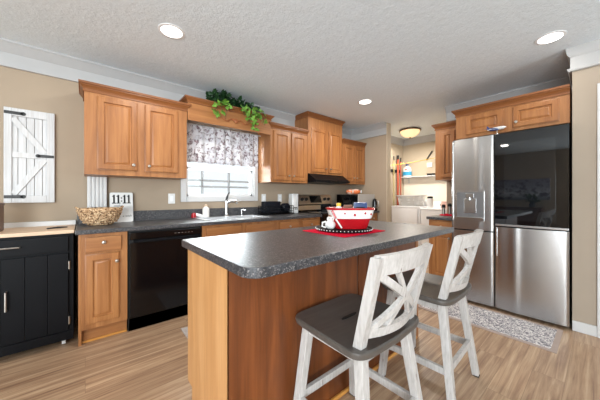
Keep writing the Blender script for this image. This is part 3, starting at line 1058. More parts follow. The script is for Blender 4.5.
# ------------------------------------------------------------------ refrigerator
fr = thing('refrigerator', 'four-door stainless refrigerator with a black glass upper right door', 'refrigerator', (3.2, 1.113, 0), RZ)
w = 0.928
b = MB(); b.box((0.004, 0.075, 0.03), (w - 0.004, 0.80, 1.785), 0.006); b.build('body', 'black_matte', fr)
for x in (0.05, w - 0.05):
    for y in (0.12, 0.74):
        MB().cyl((x, y, 0), (x, y, 0.032), 0.02, n=12).build('foot', 'black_matte', fr)
MB().box((0.01, 0.06, 0.018), (w - 0.01, 0.08, 0.05)).build('kick_grille', 'black_matte', fr)


def fridge_door(x0, x1, z0, z1, bow, rip=None, edge=0.010):
    """slightly bowed door front"""
    L = []; n = 40
    prof = []
    for i in range(n + 1):
        f = i / n; x = x0 + (x1 - x0) * f
        y = -bow * (1 - (2 * f - 1) ** 2) + edge * (abs(2 * f - 1) ** 24)
        if rip:
            y -= rip[1] * math.exp(-((x - x0 - rip[0] * (x1 - x0)) / rip[2]) ** 2)  # ridge shaped to draw a bright vertical streak on the door
        prof.append((x, y))
    poly = prof + [(x1, 0.07), (x0, 0.07)]
    return poly


def fdoor(x0, x1, z0, z1, bow, mat, rip=None, edge=0.010):
    b = MB(); b.prism(fridge_door(x0, x1, z0, z1, bow, rip, edge), z0, z1, 0.0)
    return b.build('door', mat, fr)


xs = 0.394
ZL = 0.80
LD = fdoor(0.002, xs, 0.806, 1.797, 0.002, 'steel', (0.66, 0.003, 0.03))
ld2 = fdoor(0.002, xs, 0.035, 0.794, 0.006, 'steel')
RD = fdoor(xs + 0.010, w - 0.002, 0.866, 1.797, 0.0, 'black_glass', None, 0.0)
rd2 = fdoor(xs + 0.010, w - 0.002, 0.035, 0.858, 0.010, 'steel', (0.30, 0.006, 0.035))
# glass window inset in the right door
b = MB(); b.box((xs + 0.085, -0.0020, 0.93), (w - 0.085, -0.0004, 1.70), 0.0004); b.build('window_glass', 'glass_inner', RD)
b = MB(); b.box((xs + 0.012, -0.004, 0.868), (w - 0.004, 0.02, 0.888), 0.002); b.build('steel_edge', 'steel', RD)
# recessed handle slots
b = MB(); b.box((xs + 0.014, -0.004, 0.56), (xs + 0.03, 0.02, 0.852), 0.004); b.build('handle', 'chrome', rd2)
b = MB(); b.box((0.004, -0.006, 0.90), (0.022, 0.02, 1.78), 0.005); b.build('handle', 'chrome', LD)
# dispenser
b = MB()
b.box((0.05, -0.0125, 0.90), (0.315, 0.0, 1.225), 0.003); dsp = b.build('dispenser_panel', 'steel', LD)
M['disp_grey'] = plain('dispenser_grey', rgb(120, 120, 122), 0.4, 0.5)
b = MB(); b.box((0.06, -0.0135, 0.945), (0.305, -0.0115, 1.21), 0.0005); b.build('dispenser_recess', 'disp_grey', LD)
b = MB(); b.box((0.145, -0.022, 1.15), (0.225, -0.0135, 1.20), 0.004); b.cyl((0.185, -0.026, 1.125), (0.185, -0.026, 1.155), 0.012, n=12); b.build('dispenser_spout', 'steel', LD)
b = MB(); b.box((0.13, -0.017, 0.985), (0.245, -0.0135, 1.145), 0.004); b.build('dispenser_paddle', 'steel', LD)
b = MB(); b.box((0.055, -0.03, 0.925), (0.31, -0.0125, 0.944), 0.004); b.build('drip_tray', 'steel', LD)

# toy airplane standing on top of the refrigerator
ap = thing('toy_airplane', 'small blue and white toy airplane standing on top of the refrigerator', 'toy', (3.235, 0.70, 1.798), math.radians(-100))
b = MB(); b.lathe([(0.03, 0), (0.03, 0.004), (0.004, 0.008), (0.003, 0.055)], n=16); b.build('stand', 'chrome', ap)
b = MB(); L = []
for x, r in ((-0.085, 0.005), (-0.06, 0.011), (-0.02, 0.016), (0.03, 0.016), (0.06, 0.013), (0.075, 0.006), (0.08, 0.001)):
    L.append([Vector((x, r * math.cos(2 * PI * k / 14), 0.066 + r * math.sin(2 * PI * k / 14))) for k in range(14)])
b.rings(L); b.build('fuselage', 'white_plastic', ap)
b = MB(); b.ell((-0.01, 0, 0.062), (0.07, 0.0145, 0.0135)); b.build('belly', 'blue_paint', ap)
b = MB()
for s in (-1, 1):
    b.prism([(0.02, s * 0.008), (-0.03, s * 0.085), (-0.045, s * 0.085), (-0.02, s * 0.008)], 0.061, 0.065)
    b.prism([(-0.062, s * 0.004), (-0.082, s * 0.035), (-0.09, s * 0.035), (-0.082, s * 0.004)], 0.069, 0.072)
b.build('wing', 'blue_paint', ap)
b = MB(); b.yprism([(-0.06, 0.072), (-0.085, 0.106), (-0.094, 0.106), (-0.084, 0.069)], -0.0015, 0.0015); b.build('tail_fin', 'blue_paint', ap)

# ------------------------------------------------------------------ range, hood, microwave
r_ = thing('range', 'stainless electric range with a raised knob panel beyond the island', 'stove', (2.596, 2.57, 0))
w = 0.764
MB().box((0, 0.02, 0.02), (w, 0.62, 0.90), 0.004).build('body', 'black_gloss', r_)
MB().box((-0.001, 0.0, 0.90), (w + 0.001, 0.62, 0.918), 0.004).build('cooktop', 'black_glass', r_)
b = MB(); b.box((0.01, -0.012, 0.24), (w - 0.01, 0.02, 0.78), 0.006); od = b.build('oven_door', 'steel', r_)
MB().box((0.1, -0.014, 0.34), (w - 0.1, -0.011, 0.66), 0.001).build('oven_window', 'black_glass', od)
b = MB(); b.tube([(0.06, -0.012, 0.73), (0.06, -0.05, 0.73), (w - 0.06, -0.05, 0.73), (w - 0.06, -0.012, 0.73)], 0.011, 10); b.build('handle', 'steel', od)
MB().box((0.01, -0.01, 0.05), (w - 0.01, 0.02, 0.225), 0.005).build('storage_drawer', 'steel', r_)
for (x, y, rr) in ((0.2, 0.16, 0.1), (0.56, 0.16, 0.08), (0.2, 0.44, 0.08), (0.56, 0.44, 0.1)):
    MB().lathe([(rr - 0.006, 0.918), (rr, 0.9185), (rr, 0.9188), (rr - 0.006, 0.919)], (x, y, 0), 28).build('burner_ring', 'dark_metal', r_)
b = MB(); b.box((0.0, 0.565, 0.918), (w, 0.62, 1.03), 0.004); b.build('back_riser', 'black_gloss', r_)
MB().box((0.005, 0.558, 0.94), (w - 0.26, 0.565, 1.015), 0.002).build('riser_strip', 'steel_warm', r_)
b = MB(); b.xprism([(0.525, 1.035), (0.62, 1.03), (0.62, 1.19), (0.585, 1.19)], 0.0, w); bg_ = b.build('backguard', 'steel_warm', r_)
b = MB(); b.xprism([(0.532, 1.058), (0.537, 1.058), (0.5792, 1.172), (0.5742, 1.172)], 0.25, 0.51); b.build('display', 'black_glass', bg_)
for x in (0.07, 0.16, 0.585, 0.68):
    b = MB(); b.cyl((x, 0.557, 1.112), (x, 0.524, 1.124), 0.026, 0.022, 18); b.build('knob', 'black_matte', bg_)

h = thing('range_hood', 'black under-cabinet range hood above the range', 'range hood', (2.594, 2.72, 0))
w = 0.784
MB().xprism([(0.0, 1.385), (0.0, 1.41), (0.155, 1.5145), (0.498, 1.5145), (0.498, 1.385)], 0, w).build('shell', 'black_satin', h)
MB().box((0.02, 0.02, 1.375), (w - 0.02, 0.48, 1.386), 0.002).build('filter', 'dark_metal', h)
MB().box((0.3, -0.004, 1.39), (0.48, 0.0, 1.405), 0.001).build('switch_strip', 'black_gloss', h)

M['micro_grey'] = plain('microwave_case', rgb(176, 173, 169), 0.4, var=0.02)
mw = thing('microwave', 'black-fronted microwave with pale sides in the counter corner', 'microwave', (3.52, 3.13, CT), RZ)
MB().box((0, 0.012, 0.012), (0.46, 0.50, 0.295), 0.006).build('body', 'micro_grey', mw)
b = MB(); b.box((0.0, -0.01, 0.015), (0.34, 0.012, 0.292), 0.005); md = b.build('door', 'black_gloss', mw)
MB().tube([(0.32, -0.01, 0.06), (0.32, -0.035, 0.06), (0.32, -0.035, 0.245), (0.32, -0.01, 0.245)], 0.006, 8).build('handle', 'black_satin', md)
MB().box((0.342, -0.008, 0.015), (0.46, 0.012, 0.292), 0.004).build('control_panel', 'black_gloss', mw)
for x in (0.05, 0.41):
    for y in (0.05, 0.45):
        MB().cyl((x, y, 0), (x, y, 0.013), 0.014, n=10).build('foot', 'rubber', mw)
# bag of buns on the microwave
bg2 = thing('bread_bag', 'orange and white bag of bread on the microwave', 'bread', (3.70, 2.90, CT + 0.2955), math.radians(-40))
b = MB()
for (x, r1, r2) in ((-0.05, 0.085, 0.045), (0.045, 0.085, 0.048)):
    b.ell((x, 0, r2 * 0.98), (r1, 0.07, r2))
b.build('loaf', 'orange', bg2)
b = MB(); b.lathe([(0.012, 0.0), (0.03, 0.03)], (0, 0, 0), 10); ob = b.build('bag_neck', 'white_plastic', bg2)
ob.rotation_euler = (0, PI / 2, 0); ob.location = (0.115, 0, 0.045)
kt = thing('black_kettle', 'black electric kettle at the corner of the far counter', 'kettle', (3.955, 2.625, CT))
b = MB(); b.lathe([(0.042, 0), (0.044, 0.02), (0.04, 0.16), (0.034, 0.2), (0.012, 0.215), (0.002, 0.222)], n=24); b.build('body', 'black_gloss', kt)
MB().tube([(0.0, -0.034, 0.18), (0.0, -0.075, 0.17), (0.0, -0.08, 0.09), (0.0, -0.04, 0.05)], 0.007, 8).build('handle', 'nickel', kt)

# ------------------------------------------------------------------ window cornice, curtain, ivy
cn = thing('window_cornice', 'maple cornice box over the sink window with carved ornament', 'cornice', (0.845, FY - 0.012, 0))
w = 1.062
b = MB(); b.box((0, 0, 1.992), (w, 0.02, 2.195), 0.002); b.build('front_board', 'maple_h', cn)
b = MB(); b.box((0, 0.02, 2.175), (w, YW - FY + 0.01, 2.195)); b.build('top_board', 'maple_h', cn)
MB().crown(0, w, 0, YW - FY + 0.01, [(o, 2.185 + z * 0.78) for o, z in CROWN], True, True).build('crown_moulding', 'crown_wood', cn)
M['carving'] = plain('carved_wood', rgb(150, 88, 48), 0.5)
b = MB()
for s in (-1, 1):
    P = []; R = []
    for i in range(26):
        f = i / 25
        P.append((0.56 + s * (0.02 + 0.16 * f), -0.006, 2.075 + 0.022 * math.sin(f * 7.0) * (1 - 0.5 * f))); R.append(0.012 - 0.007 * f)
    b.tube(P, R, 8)
    for (cx, cz, rr) in ((0.05, 2.09, 0.016), (0.10, 2.062, 0.013), (0.14, 2.083, 0.010)):
        b.ell((0.56 + s * cx, -0.004, cz), (rr, 0.008, rr * 0.8), 10, 6)
b.ell((0.56, -0.006, 2.08), (0.026, 0.012, 0.03), 14, 8)
b.build('carved_ornament', 'carving', cn)

b = MB(); t = bmesh.new()
nx, nz = 150, 12
V = []
x0, x1, zt, zb = 0.868, 1.868, 2.03, 1.575
for i in range(nx + 1):
    row = []
    for j in range(nz + 1):
        f = j / nz; x = x0 + (x1 - x0) * i / nx
        am = 0.006 + 0.014 * f
        y = 3.135 + am * math.sin(x * 46 + 1.3 * math.sin(x * 9)) + 0.004 * math.sin(x * 91)
        z = zt + (zb - zt) * f + (0.006 * math.sin(x * 46) if j == nz else 0)
        row.append(t.verts.new((x, y, z)))
    V.append(row)
for i in range(nx):
    for j in range(nz):
        t.faces.new([V[i][j], V[i + 1][j], V[i + 1][j + 1], V[i][j + 1]])
b._take(t)
vc = b.build('window_curtain', 'floral')
sol = vc.modifiers.new('thickness', 'SOLIDIFY'); sol.thickness = 0.0015
tag(vc, 'gathered white curtain with dark floral print hanging over the sink window', 'curtain')
MB().cyl((0.85, 3.135, 2.02), (1.905, 3.135, 2.02), 0.008, n=10).build('curtain_rod', 'white_paint', vc)

# ivy
iv = thing('trailing_ivy', 'trailing green ivy lying on the window cornice', 'plant', (1.45, 3.0, 2.2425))


def leaf(b, p, size, rng):
    """a lobed ivy leaf, slightly folded"""
    sh = [(0, 0), (0.32, -0.12), (0.5, 0.14), (0.3, 0.36), (0.36, 0.62), (0.0, 1.0), (-0.36, 0.62), (-0.3, 0.36), (-0.5, 0.14), (-0.32, -0.12)]
    eul = Euler((rng.uniform(-1.2, 1.2), rng.uniform(-0.9, 0.9), rng.uniform(0, 2 * PI)))
    m = Matrix.Translation(p) @ eul.to_matrix().to_4x4()
    t = bmesh.new()
    vs = [t.verts.new(m @ Vector((x * size, y * size, -abs(x) * size * 0.25))) for x, y in sh]
    c0 = t.verts.new(m @ Vector((0, 0.35 * size, 0.06 * size)))
    for i in range(len(vs)):
        t.faces.new([vs[i], vs[(i + 1) % len(vs)], c0])
    b._take(t)


rng = random.Random(11)
b = MB()
for (n, x0, x1, zlo, zhi) in ((150, -0.31, -0.08, 0.01, 0.15), (150, -0.12, 0.18, 0.01, 0.12), (80, 0.10, 0.31, 0.01, 0.09)):
    for k in range(n):
        p = Vector((rng.uniform(x0, x1), rng.uniform(-0.10, 0.10), rng.uniform(zlo, zhi) + 0.012))
        leaf(b, p, rng.uniform(0.045, 0.075), rng)
bl = MB()
front = -0.178
for (x, drop, n) in ((-0.33, 0.20, 11), (-0.26, 0.12, 10), (-0.21, 0.15, 9), (0.02, 0.10, 7), (0.09, 0.16, 13), (0.155, 0.26, 18), (0.21, 0.12, 10), (0.30, 0.16, 5), (0.25, 0.09, 6)):
    pts = [(x, -0.02, 0.03), (x + 0.01, -0.12, 0.035), (x + 0.012, front, 0.0)]
    for i in range(1, 5):
        pts.append((x + 0.012 + 0.014 * math.sin(i * 2.1 + x * 20), front - 0.004 * i % 0.01, -drop * i / 4))
    MB().tube(pts, 0.0025, 6).build('stem', 'stem_green', iv)
    for k in range(n):
        f = rng.random()
        p = Vector((x + 0.012 + rng.uniform(-0.03, 0.03), front - rng.uniform(0.008, 0.03), 0.02 - drop * f))
        leaf(bl, p, rng.uniform(0.04, 0.065), rng)
b.build('foliage', 'green_dark', iv)
bl.build('trailing_foliage', 'green_light', iv)['label'] = 'lighter green trailing leaves'

# ------------------------------------------------------------------ things on the sink counter
# basket
bk = thing('woven_basket', 'round woven seagrass basket on the left end of the counter', 'basket', (0.106, 2.955, CT))
b = MB(); L = []
n = 64
prof = [(0.06, 0.0), (0.075, 0.003), (0.098, 0.016), (0.122, 0.04), (0.140, 0.07), (0.153, 0.105), (0.160, 0.132), (0.163, 0.148), (0.157, 0.155), (0.149, 0.148), (0.145, 0.12), (0.128, 0.07), (0.09, 0.018), (0.06, 0.012)]
for i, (r, z) in enumerate(prof):
    L.append([Vector(((r + 0.004 * math.sin(20 * a + (PI if i % 2 else 0))) * math.cos(a), (r + 0.004 * math.sin(20 * a + (PI if i % 2 else 0))) * math.sin(a), z)) for a in [2 * PI * k / n for k in range(n)]])
b.rings(L)
for q in range(7):
    z = 0.012 + q * 0.02; r = 0.088 + 0.074 * math.sqrt(q / 6.5)
    pts = [((r + 0.003 * math.sin(22 * a + q * PI)) * math.cos(a), (r + 0.003 * math.sin(22 * a + q * PI)) * math.sin(a), z + 0.003 * math.sin(22 * a)) for a in [2 * PI * k / 88 for k in range(89)]]
    b.tube(pts, 0.0085, 6, False)
b.build('body', 'wicker', bk)
for s in (-1, 1):
    MB().tube([(s * 0.15, -0.05, 0.15), (s * 0.166, -0.03, 0.162), (s * 0.171, 0, 0.165), (s * 0.166, 0.03, 0.162), (s * 0.15, 0.05, 0.15)], 0.007, 8).build('handle', 'wicker', bk)

# fluted white board standing against the wall
fb = MB(); fb.box((0.014, 3.180, CT + 0.0005), (0.166, 3.186, 1.359), 0.001)
for k in range(5):
    fb.box((0.016 + k * 0.030, 3.168, CT + 0.0005), (0.043 + k * 0.030, 3.182, 1.359), 0.005)
tag(fb.build('fluted_board', 'white_paint'), 'white grooved board standing on the counter behind the basket', 'board')

# sign
sg = thing('tabletop_sign', 'white rounded sign reading 11:11 leaning behind the basket', 'sign', (0.283, 3.128, CT), 0)
b = MB(); P = rounded(-0.097, 0.097, 0.0, 0.302, (0.014,) * 4, 5)
sl = 0.16  # lean: top goes back


def lean(x, z, y=0.0):
    return Vector((x, y + z * sl, z * 0.987))


b.rings([[lean(x, z, 0.0) for x, z in P], [lean(x, z, 0.012) for x, z in P]])
b.build('panel', 'white_plastic', sg)
b = MB(); b.rings([[lean(x * 1.02, z, 0.012) for x, z in P], [lean(x * 1.02, z, 0.02) for x, z in P]]); b.build('back_frame', 'black_matte', sg)
b = MB()


def block(x0, x1, z0, z1):
    b.rings([[lean(x, z, -0.0012) for x, z in ((x0, z0), (x1, z0), (x1, z1), (x0, z1))], [lean(x, z, 0.0006) for x, z in ((x0, z0), (x1, z0), (x1, z1), (x0, z1))]])


for cx in (-0.062, -0.026, 0.026, 0.062):
    block(cx - 0.0075, cx + 0.0075, 0.192, 0.278)
    block(cx - 0.0165, cx + 0.0165, 0.189, 0.198)
    block(cx - 0.0155, cx - 0.007, 0.260, 0.268)
for z in (0.208, 0.240):
    block(-0.006, 0.006, z, z + 0.012)
b.build('digits', 'black_matte', sg)


def lettering(txt, size, parent, mat, place, name='lettering'):
    cu = bpy.data.curves.new('txt', 'FONT'); cu.body = txt; cu.size = size; cu.align_x = 'CENTER'; cu.resolution_u = 3
    tmp = bpy.data.objects.new('txt', cu); COL.objects.link(tmp)
    bpy.context.view_layer.update()
    dg = bpy.context.evaluated_depsgraph_get()
    me = bpy.data.meshes.new_from_object(tmp.evaluated_get(dg))
    bpy.data.objects.remove(tmp, do_unlink=True)
    for v in me.vertices:
        v.co = place(v.co.x, v.co.y)
    me.materials.clear(); me.materials.append(M[mat])
    o = bpy.data.objects.new(name, me); COL.objects.link(o); o.parent = parent
    return o


lettering('make', 0.034, sg, 'black_matte', lambda x, y: lean(x - 0.03 + y * 0.25, 0.156 + y, -0.001))
lettering('a wish', 0.030, sg, 'black_matte', lambda x, y: lean(x + 0.045 + y * 0.25, 0.052 + y, -0.001))

# wall plates
def plate(x, label, kind):
    t = thing('wall_switch' if kind == 's' else 'wall_outlet', label, 'switch' if kind == 's' else 'outlet', (x, YW - 0.0005, 1.14), 0)
    MB().box((-0.036, -0.006, -0.058), (0.036, 0, 0.058), 0.002).build('cover_plate', 'white_plastic', t)
    if kind == 's':
        MB().box((-0.016, -0.010, -0.033), (0.016, -0.005, 0.033), 0.002).build('rocker', 'white_enamel', t)
    else:
        for z in (-0.022, 0.022):
            MB().box((-0.015, -0.008, z - 0.015), (0.015, -0.005, z + 0.015), 0.002).build('socket', 'white_enamel', t)


plate(0.765, 'white wall switch under the left cabinet beside the window', 's')
plate(2.01, 'white wall switch just right of the window', 's')
plate(2.30, 'white wall outlet behind the dish rack, left of the tall canister', 'o')

# soap bottle and sponge things
so = thing('soap_bottle', 'white soap bottle with a tan cap left of the faucet', 'bottle', (1.13, 3.13, CT + 0.0005))
b = MB(); b.lathe([(0.036, 0), (0.04, 0.004), (0.04, 0.10), (0.038, 0.115), (0.02, 0.128), (0.016, 0.135)], n=24); b.build('body', 'white_glaze', so)
b = MB(); b.lathe([(0.018, 0.134), (0.018, 0.15), (0.012, 0.158), (0.002, 0.16)], n=16); b.build('cap', 'butcher', so)
rd = thing('scrub_brush', 'red and white dish brush lying left of the soap bottle', 'brush', (1.04, 3.13, CT + 0.0005), math.radians(-15))
b = MB(); b.lathe([(0.026, 0), (0.03, 0.012), (0.028, 0.05), (0.012, 0.062), (0.002, 0.064)], (-0.05, 0, 0), 18); b.build('grip', 'red_glaze', rd)
b = MB(); b.tube([(-0.03, 0, 0.04), (0.01, -0.005, 0.03), (0.055, -0.01, 0.016)], [0.018, 0.02, 0.014], 10); b.build('head', 'white_plastic', rd)

# dish rack with dark trays
dk = thing('dish_rack', 'black wire dish rack on the counter right of the sink', 'dish rack', (1.87, 2.94, CT))
b = MB(); b.box((0, 0, 0.0), (0.50, 0.22, 0.014), 0.005); b.build('drip_tray', 'black_gloss', dk)
b = MB()
for z in (0.045, 0.085, 0.12):
    b.tube([(0.01, 0.01, z), (0.49, 0.01, z), (0.49, 0.21, z), (0.01, 0.21, z), (0.01, 0.01, z)], 0.004, 6)
for k in range(13):
    x = 0.01 + 0.04 * k
    b.tube([(x, 0.01, 0.12), (x, 0.01, 0.022), (x, 0.21, 0.022), (x, 0.21, 0.12)], 0.003, 6)
for x, y in ((0.01, 0.01), (0.49, 0.01), (0.01, 0.21), (0.49, 0.21)):
    b.cyl((x, y, 0.012), (x, y, 0.12), 0.004, n=8)
b.build('wire_basket', 'black_satin', dk)
tr = thing('baking_tray', 'dark navy baking tray standing in the left half of the dish rack', 'tray', (2.025, 3.0, CT + 0.0255), 0)
b = MB(); b.rings([[Vector((x, y, z)) for x, z in rounded(-0.135, 0.135, 0, 0.155, (0.006,) * 4, 3)] for y in (0, 0.02)]); b.build('pan', 'navy', tr)
b = MB(); b.rings([[Vector((x, y, z)) for x, z in rounded(-0.14, 0.14, -0.0, 0.16, (0.008,) * 4, 3)] for y in (0.02, 0.026)]); b.build('rim', 'navy', tr)
tr2 = dup(tr, (2.035, 3.07, CT + 0.0255), 0.0, 'dark navy baking tray behind the front tray in the dish rack')
for i, y in enumerate((2.99, 3.03, 3.07)):
    b = MB()
    L = []
    for (r, d) in ((0.04, 0), (0.06, 0.006), (0.066, 0.014), (0.062, 0.016), (0.04, 0.006)):
        L.append([Vector((r * math.cos(2 * PI * k / 28), d, 0.066 + r * math.sin(2 * PI * k / 28))) for k in range(28)])
    b.rings(L)
    o = b.build('dark_plate', 'navy', None, (2.275, y, CT + 0.0258))
    tag(o, ['dark plate standing nearest the front of the dish rack', 'dark plate in the middle of the dish rack row', 'dark plate at the back of the dish rack'][i], 'plate', 'dark plates in the dish rack')

# tall white canister with black marks
cb = thing('paper_canister', 'tall white canister with a black mark left of the range', 'canister', (2.478, 3.10, CT))
b = MB(); b.prism(rounded(-0.062, 0.062, -0.05, 0.05, (0.015,) * 4, 5), 0.0, 0.298, 0.003); b.build('body', 'white_plastic', cb)
b = MB()
for x in (-0.038, -0.002, 0.026):
    b.box((x, -0.0512, 0.05), (x + 0.011, -0.0498, 0.085))
b.box((-0.038, -0.0512, 0.078), (0.037, -0.0498, 0.09))
b.build('black_mark', 'black_matte', cb)

# barn-style shutter on the wall
bs = thing('barn_shutter', 'white barn-door style wall panel with black strap hinges', 'wall panel', (-0.517, YW - 0.001, 1.112))
sw, sh = 0.305, 0.80
M['shutter_white'] = wood('shutter_white', rgb(190, 191, 193), rgb(202, 203, 205), rgb(210, 211, 213), 'Z', 0.6)
b = MB()
for k in range(5):
    x0 = 0.03 + k * 0.049
    b.box((x0 + 0.0012, -0.014, 0.01), (x0 + 0.0478, 0, sh - 0.01), 0.003)
b.build('plank_panel', 'shutter_white', bs)
b = MB()
b.box((0, -0.03, 0), (0.045, 0, sh), 0.003); b.box((sw - 0.05, -0.03, 0), (sw, 0, sh), 0.003)
b.box((0.045, -0.029, 0), (sw - 0.05, -0.001, 0.062), 0.003); b.box((0.045, -0.029, sh - 0.065), (sw - 0.05, -0.001, sh), 0.003)
b.box((0.045, -0.024, 0.385), (sw - 0.05, -0.001, 0.43), 0.003)
b.build('frame', 'shutter_white', bs)
for p0, p1 in (((0.05, -0.0205, sh - 0.085), (sw - 0.06, -0.0205, 0.43)), ((0.055, -0.0205, 0.075), (sw - 0.06, -0.0205, 0.385))):
    MB().bar(p0, p1, 0.042, 0.012, 0.002, (0, 1, 0)).build('brace', 'shutter_white', bs)
b = MB(); b.box((0.20, -0.035, 0.397), (sw - 0.004, -0.03, 0.421), 0.002); b.cyl((0.2, -0.035, 0.409), (0.2, -0.0305, 0.409), 0.015, n=14)
b.build('strap_hinge', 'dark_metal', bs)
for z in (0.052, sh - 0.042):
    b = MB(); b.box((0.002, -0.035, z - 0.013), (0.112, -0.03, z + 0.013), 0.002)
    b.cyl((0.112, -0.035, z), (0.112, -0.0305, z), 0.016, n=14)
    b.build('strap_hinge', 'dark_metal', bs)

# ------------------------------------------------------------------ things on the island
pm = MB(); pm.prism(rounded(1.215, 1.68, 1.02, 1.42, (0.012,) * 4, 4), 0.9145, 0.918, 0.001)
tag(pm.build('placemat', 'red_fabric'), 'bright red placemat on the island countertop', 'placemat')
tc = (1.475, 1.245)
ty = thing('serving_tray', 'round dark tray with a white-dotted edge on the red placemat', 'tray', (tc[0], tc[1], 0.9185))
b = MB(); b.lathe([(0.185, 0), (0.20, 0.004), (0.207, 0.018), (0.203, 0.022), (0.192, 0.012), (0.02, 0.008)], n=48); b.build('dish', 'black_satin', ty)
b = MB()
for k in range(52):
    a = 2 * PI * k / 52
    b.ell((0.2085 * math.cos(a), 0.2085 * math.sin(a), 0.014), (0.0035, 0.0035, 0.0045), 8, 5)
b.build('beaded_edge', 'white_glaze', ty)

RA = math.radians(-40.1)
bw_ = thing('ceramic_planter', 'oblong red and white ceramic planter on the island tray', 'planter', (tc[0] + 0.050, tc[1] - 0.022, 0.9275), RA)


def oval(hx, hy, z, sk, n=56, e=0.62):
    P = []
    for k in range(n):
        a = 2 * PI * k / n; ca, sa = math.cos(a), math.sin(a)
        P.append(Vector((sk + hx * math.copysign(abs(ca) ** e, ca), hy * math.copysign(abs(sa) ** e, sa), z)))
    return P


def lv(z):     # half sizes of the wall at height z
    f = z / 0.152
    return 0.116 + 0.056 * f ** 0.9, 0.082 + 0.032 * f, -0.004 * f


b = MB()
lower = []
for z in (0.0, 0.004, 0.03, 0.06, 0.078):
    hx, hy, s = lv(z)
    lower.append(oval(hx - (0.006 if z == 0 else 0), hy - (0.006 if z == 0 else 0), z, s))
b.rings(lower, True, True, False)
b.build('lower_body', 'red_glaze', bw_)
b = MB(); up = []
for z, g in ((0.078, 0.0), (0.080, 0.004), (0.11, 0.005), (0.142, 0.004)):
    hx, hy, s = lv(z); up.append(oval(hx + g, hy + g, z, s))
b.rings(up, True, False, False); b.build('white_band', 'white_glaze', bw_)['label'] = 'white band with red dots'
b = MB(); rm = []
for z, g in ((0.140, 0.003), (0.143, 0.009), (0.153, 0.009), (0.156, 0.003), (0.152, -0.006), (0.10, -0.014), (0.07, -0.03)):
    hx, hy, s = lv(min(z, 0.152)); rm.append(oval(hx + g, hy + g, z, s))
b.rings(rm, True, False, True); b.build('rim', 'red_glaze', bw_)
b = MB()
hx, hy, s = lv(0.115)
for (x, z, r) in ((0.01, 0.108, 0.009), (0.085, 0.12, 0.008), (0.13, 0.112, 0.007), (-0.06, 0.118, 0.006)):
    ff = 1 - abs((x - s) / (hx + 0.005)) ** (2 / 0.62); yy = -(hy + 0.0055) * max(ff, 0) ** (0.62 / 2)
    b.ell((x, yy, z), (r, 0.003, r * 1.15), 12, 8)
b.build('dots', 'red_glaze', bw_)
b = MB()
b.bar((-0.150, -0.086, 0.138), (-0.122, -0.090, 0.082), 0.014, 0.030, 0.004, (0, 1, 0)); b.build('scarf', 'red_glaze', bw_)
b = MB()
b.bar((-0.125, -0.096, 0.080), (-0.080, -0.096, 0.012), 0.012, 0.022, 0.005, (0, 1, 0)); b.build('scarf_tail', 'white_glaze', bw_)


def inbowl(x, y, z):
    m = Matrix.Translation(bw_.location) @ Matrix.Rotation(RA, 4, 'Z')
    return m @ Vector((x, y, z))


FL = 0.0705
bt = thing('spice_bottle', 'small yellow-capped bottle standing in the red planter', 'bottle', inbowl(-0.085, 0.02, FL))
b = MB(); b.lathe([(0.02, 0), (0.022, 0.004), (0.022, 0.085), (0.016, 0.095)], n=18); b.build('body', 'white_plastic', bt)
b = MB(); b.lathe([(0.018, 0.095), (0.018, 0.118), (0.002, 0.12)], n=18); b.build('cap', 'yellow', bt)
pk = MB(); pk.box((-0.035, -0.012, 0), (0.035, 0.012, 0.105), 0.008)
o = pk.build('brown_packet', 'brown_paper', None, inbowl(-0.015, 0.02, FL), RA + 0.3); o.rotation_euler[1] = 0.0
tag(o, 'crumpled brown packet in the middle of the red planter', 'packet')
bp2 = thing('blue_packet', 'dark blue packet leaning in the right end of the red planter', 'packet', inbowl(0.075, 0.0, FL), RA)
MB().box((-0.05, -0.013, 0), (0.05, 0.013, 0.125), 0.008).build('pouch', 'blue_pack', bp2)
MB().box((-0.035, -0.0145, 0.03), (0.03, -0.0125, 0.09), 0.0005).build('printed_panel', 'navy', bp2)
fg = thing('ceramic_figurine', 'small white ceramic figurine with a brown cap left of the planter', 'figurine', (1.372, 1.285, 0.927), RA)
fg.scale = (1.15, 1.15, 1.12)
b = MB(); b.ell((0, 0, 0.03), (0.034, 0.032, 0.031)); b.ell((0.002, 0, 0.066), (0.024, 0.023, 0.022)); b.build('body', 'white_glaze', fg)
b = MB(); b.ell((0.003, 0, 0.086), (0.016, 0.016, 0.010)); b.build('cap', 'brown_paper', fg)
b = MB(); b.tube([(-0.028, -0.005, 0.05), (-0.05, -0.008, 0.045), (-0.052, -0.008, 0.02), (-0.03, -0.005, 0.012)], 0.006, 8); b.build('handle', 'white_glaze', fg)
b = MB(); b.ell((-0.006, -0.0215, 0.07), (0.003, 0.002, 0.003), 8, 6); b.ell((0.010, -0.0215, 0.07), (0.003, 0.002, 0.003), 8, 6); b.build('eyes', 'black_matte', fg)

# ------------------------------------------------------------------ rugs
rg = thing('runner_rug', 'grey patterned runner with beige border along the refrigerator', 'rug', (2.668, 0.22, 0))
b = MB(); b.box((0.035, 0.035, 0.001), (0.462, 1.02, 0.0085), 0.002); b.build('pile', 'rug', rg)
b = MB(); b.box((0, 0, 0.0005), (0.50, 1.06, 0.007), 0.003); b.build('border', 'rug_edge', rg)
tag(MB().box((0.64, 1.75, 0.0005), (1.55, 2.385, 0.009), 0.003).build('sink_mat', 'mat_grey'), 'pale grey floor mat between the island and sink', 'mat')

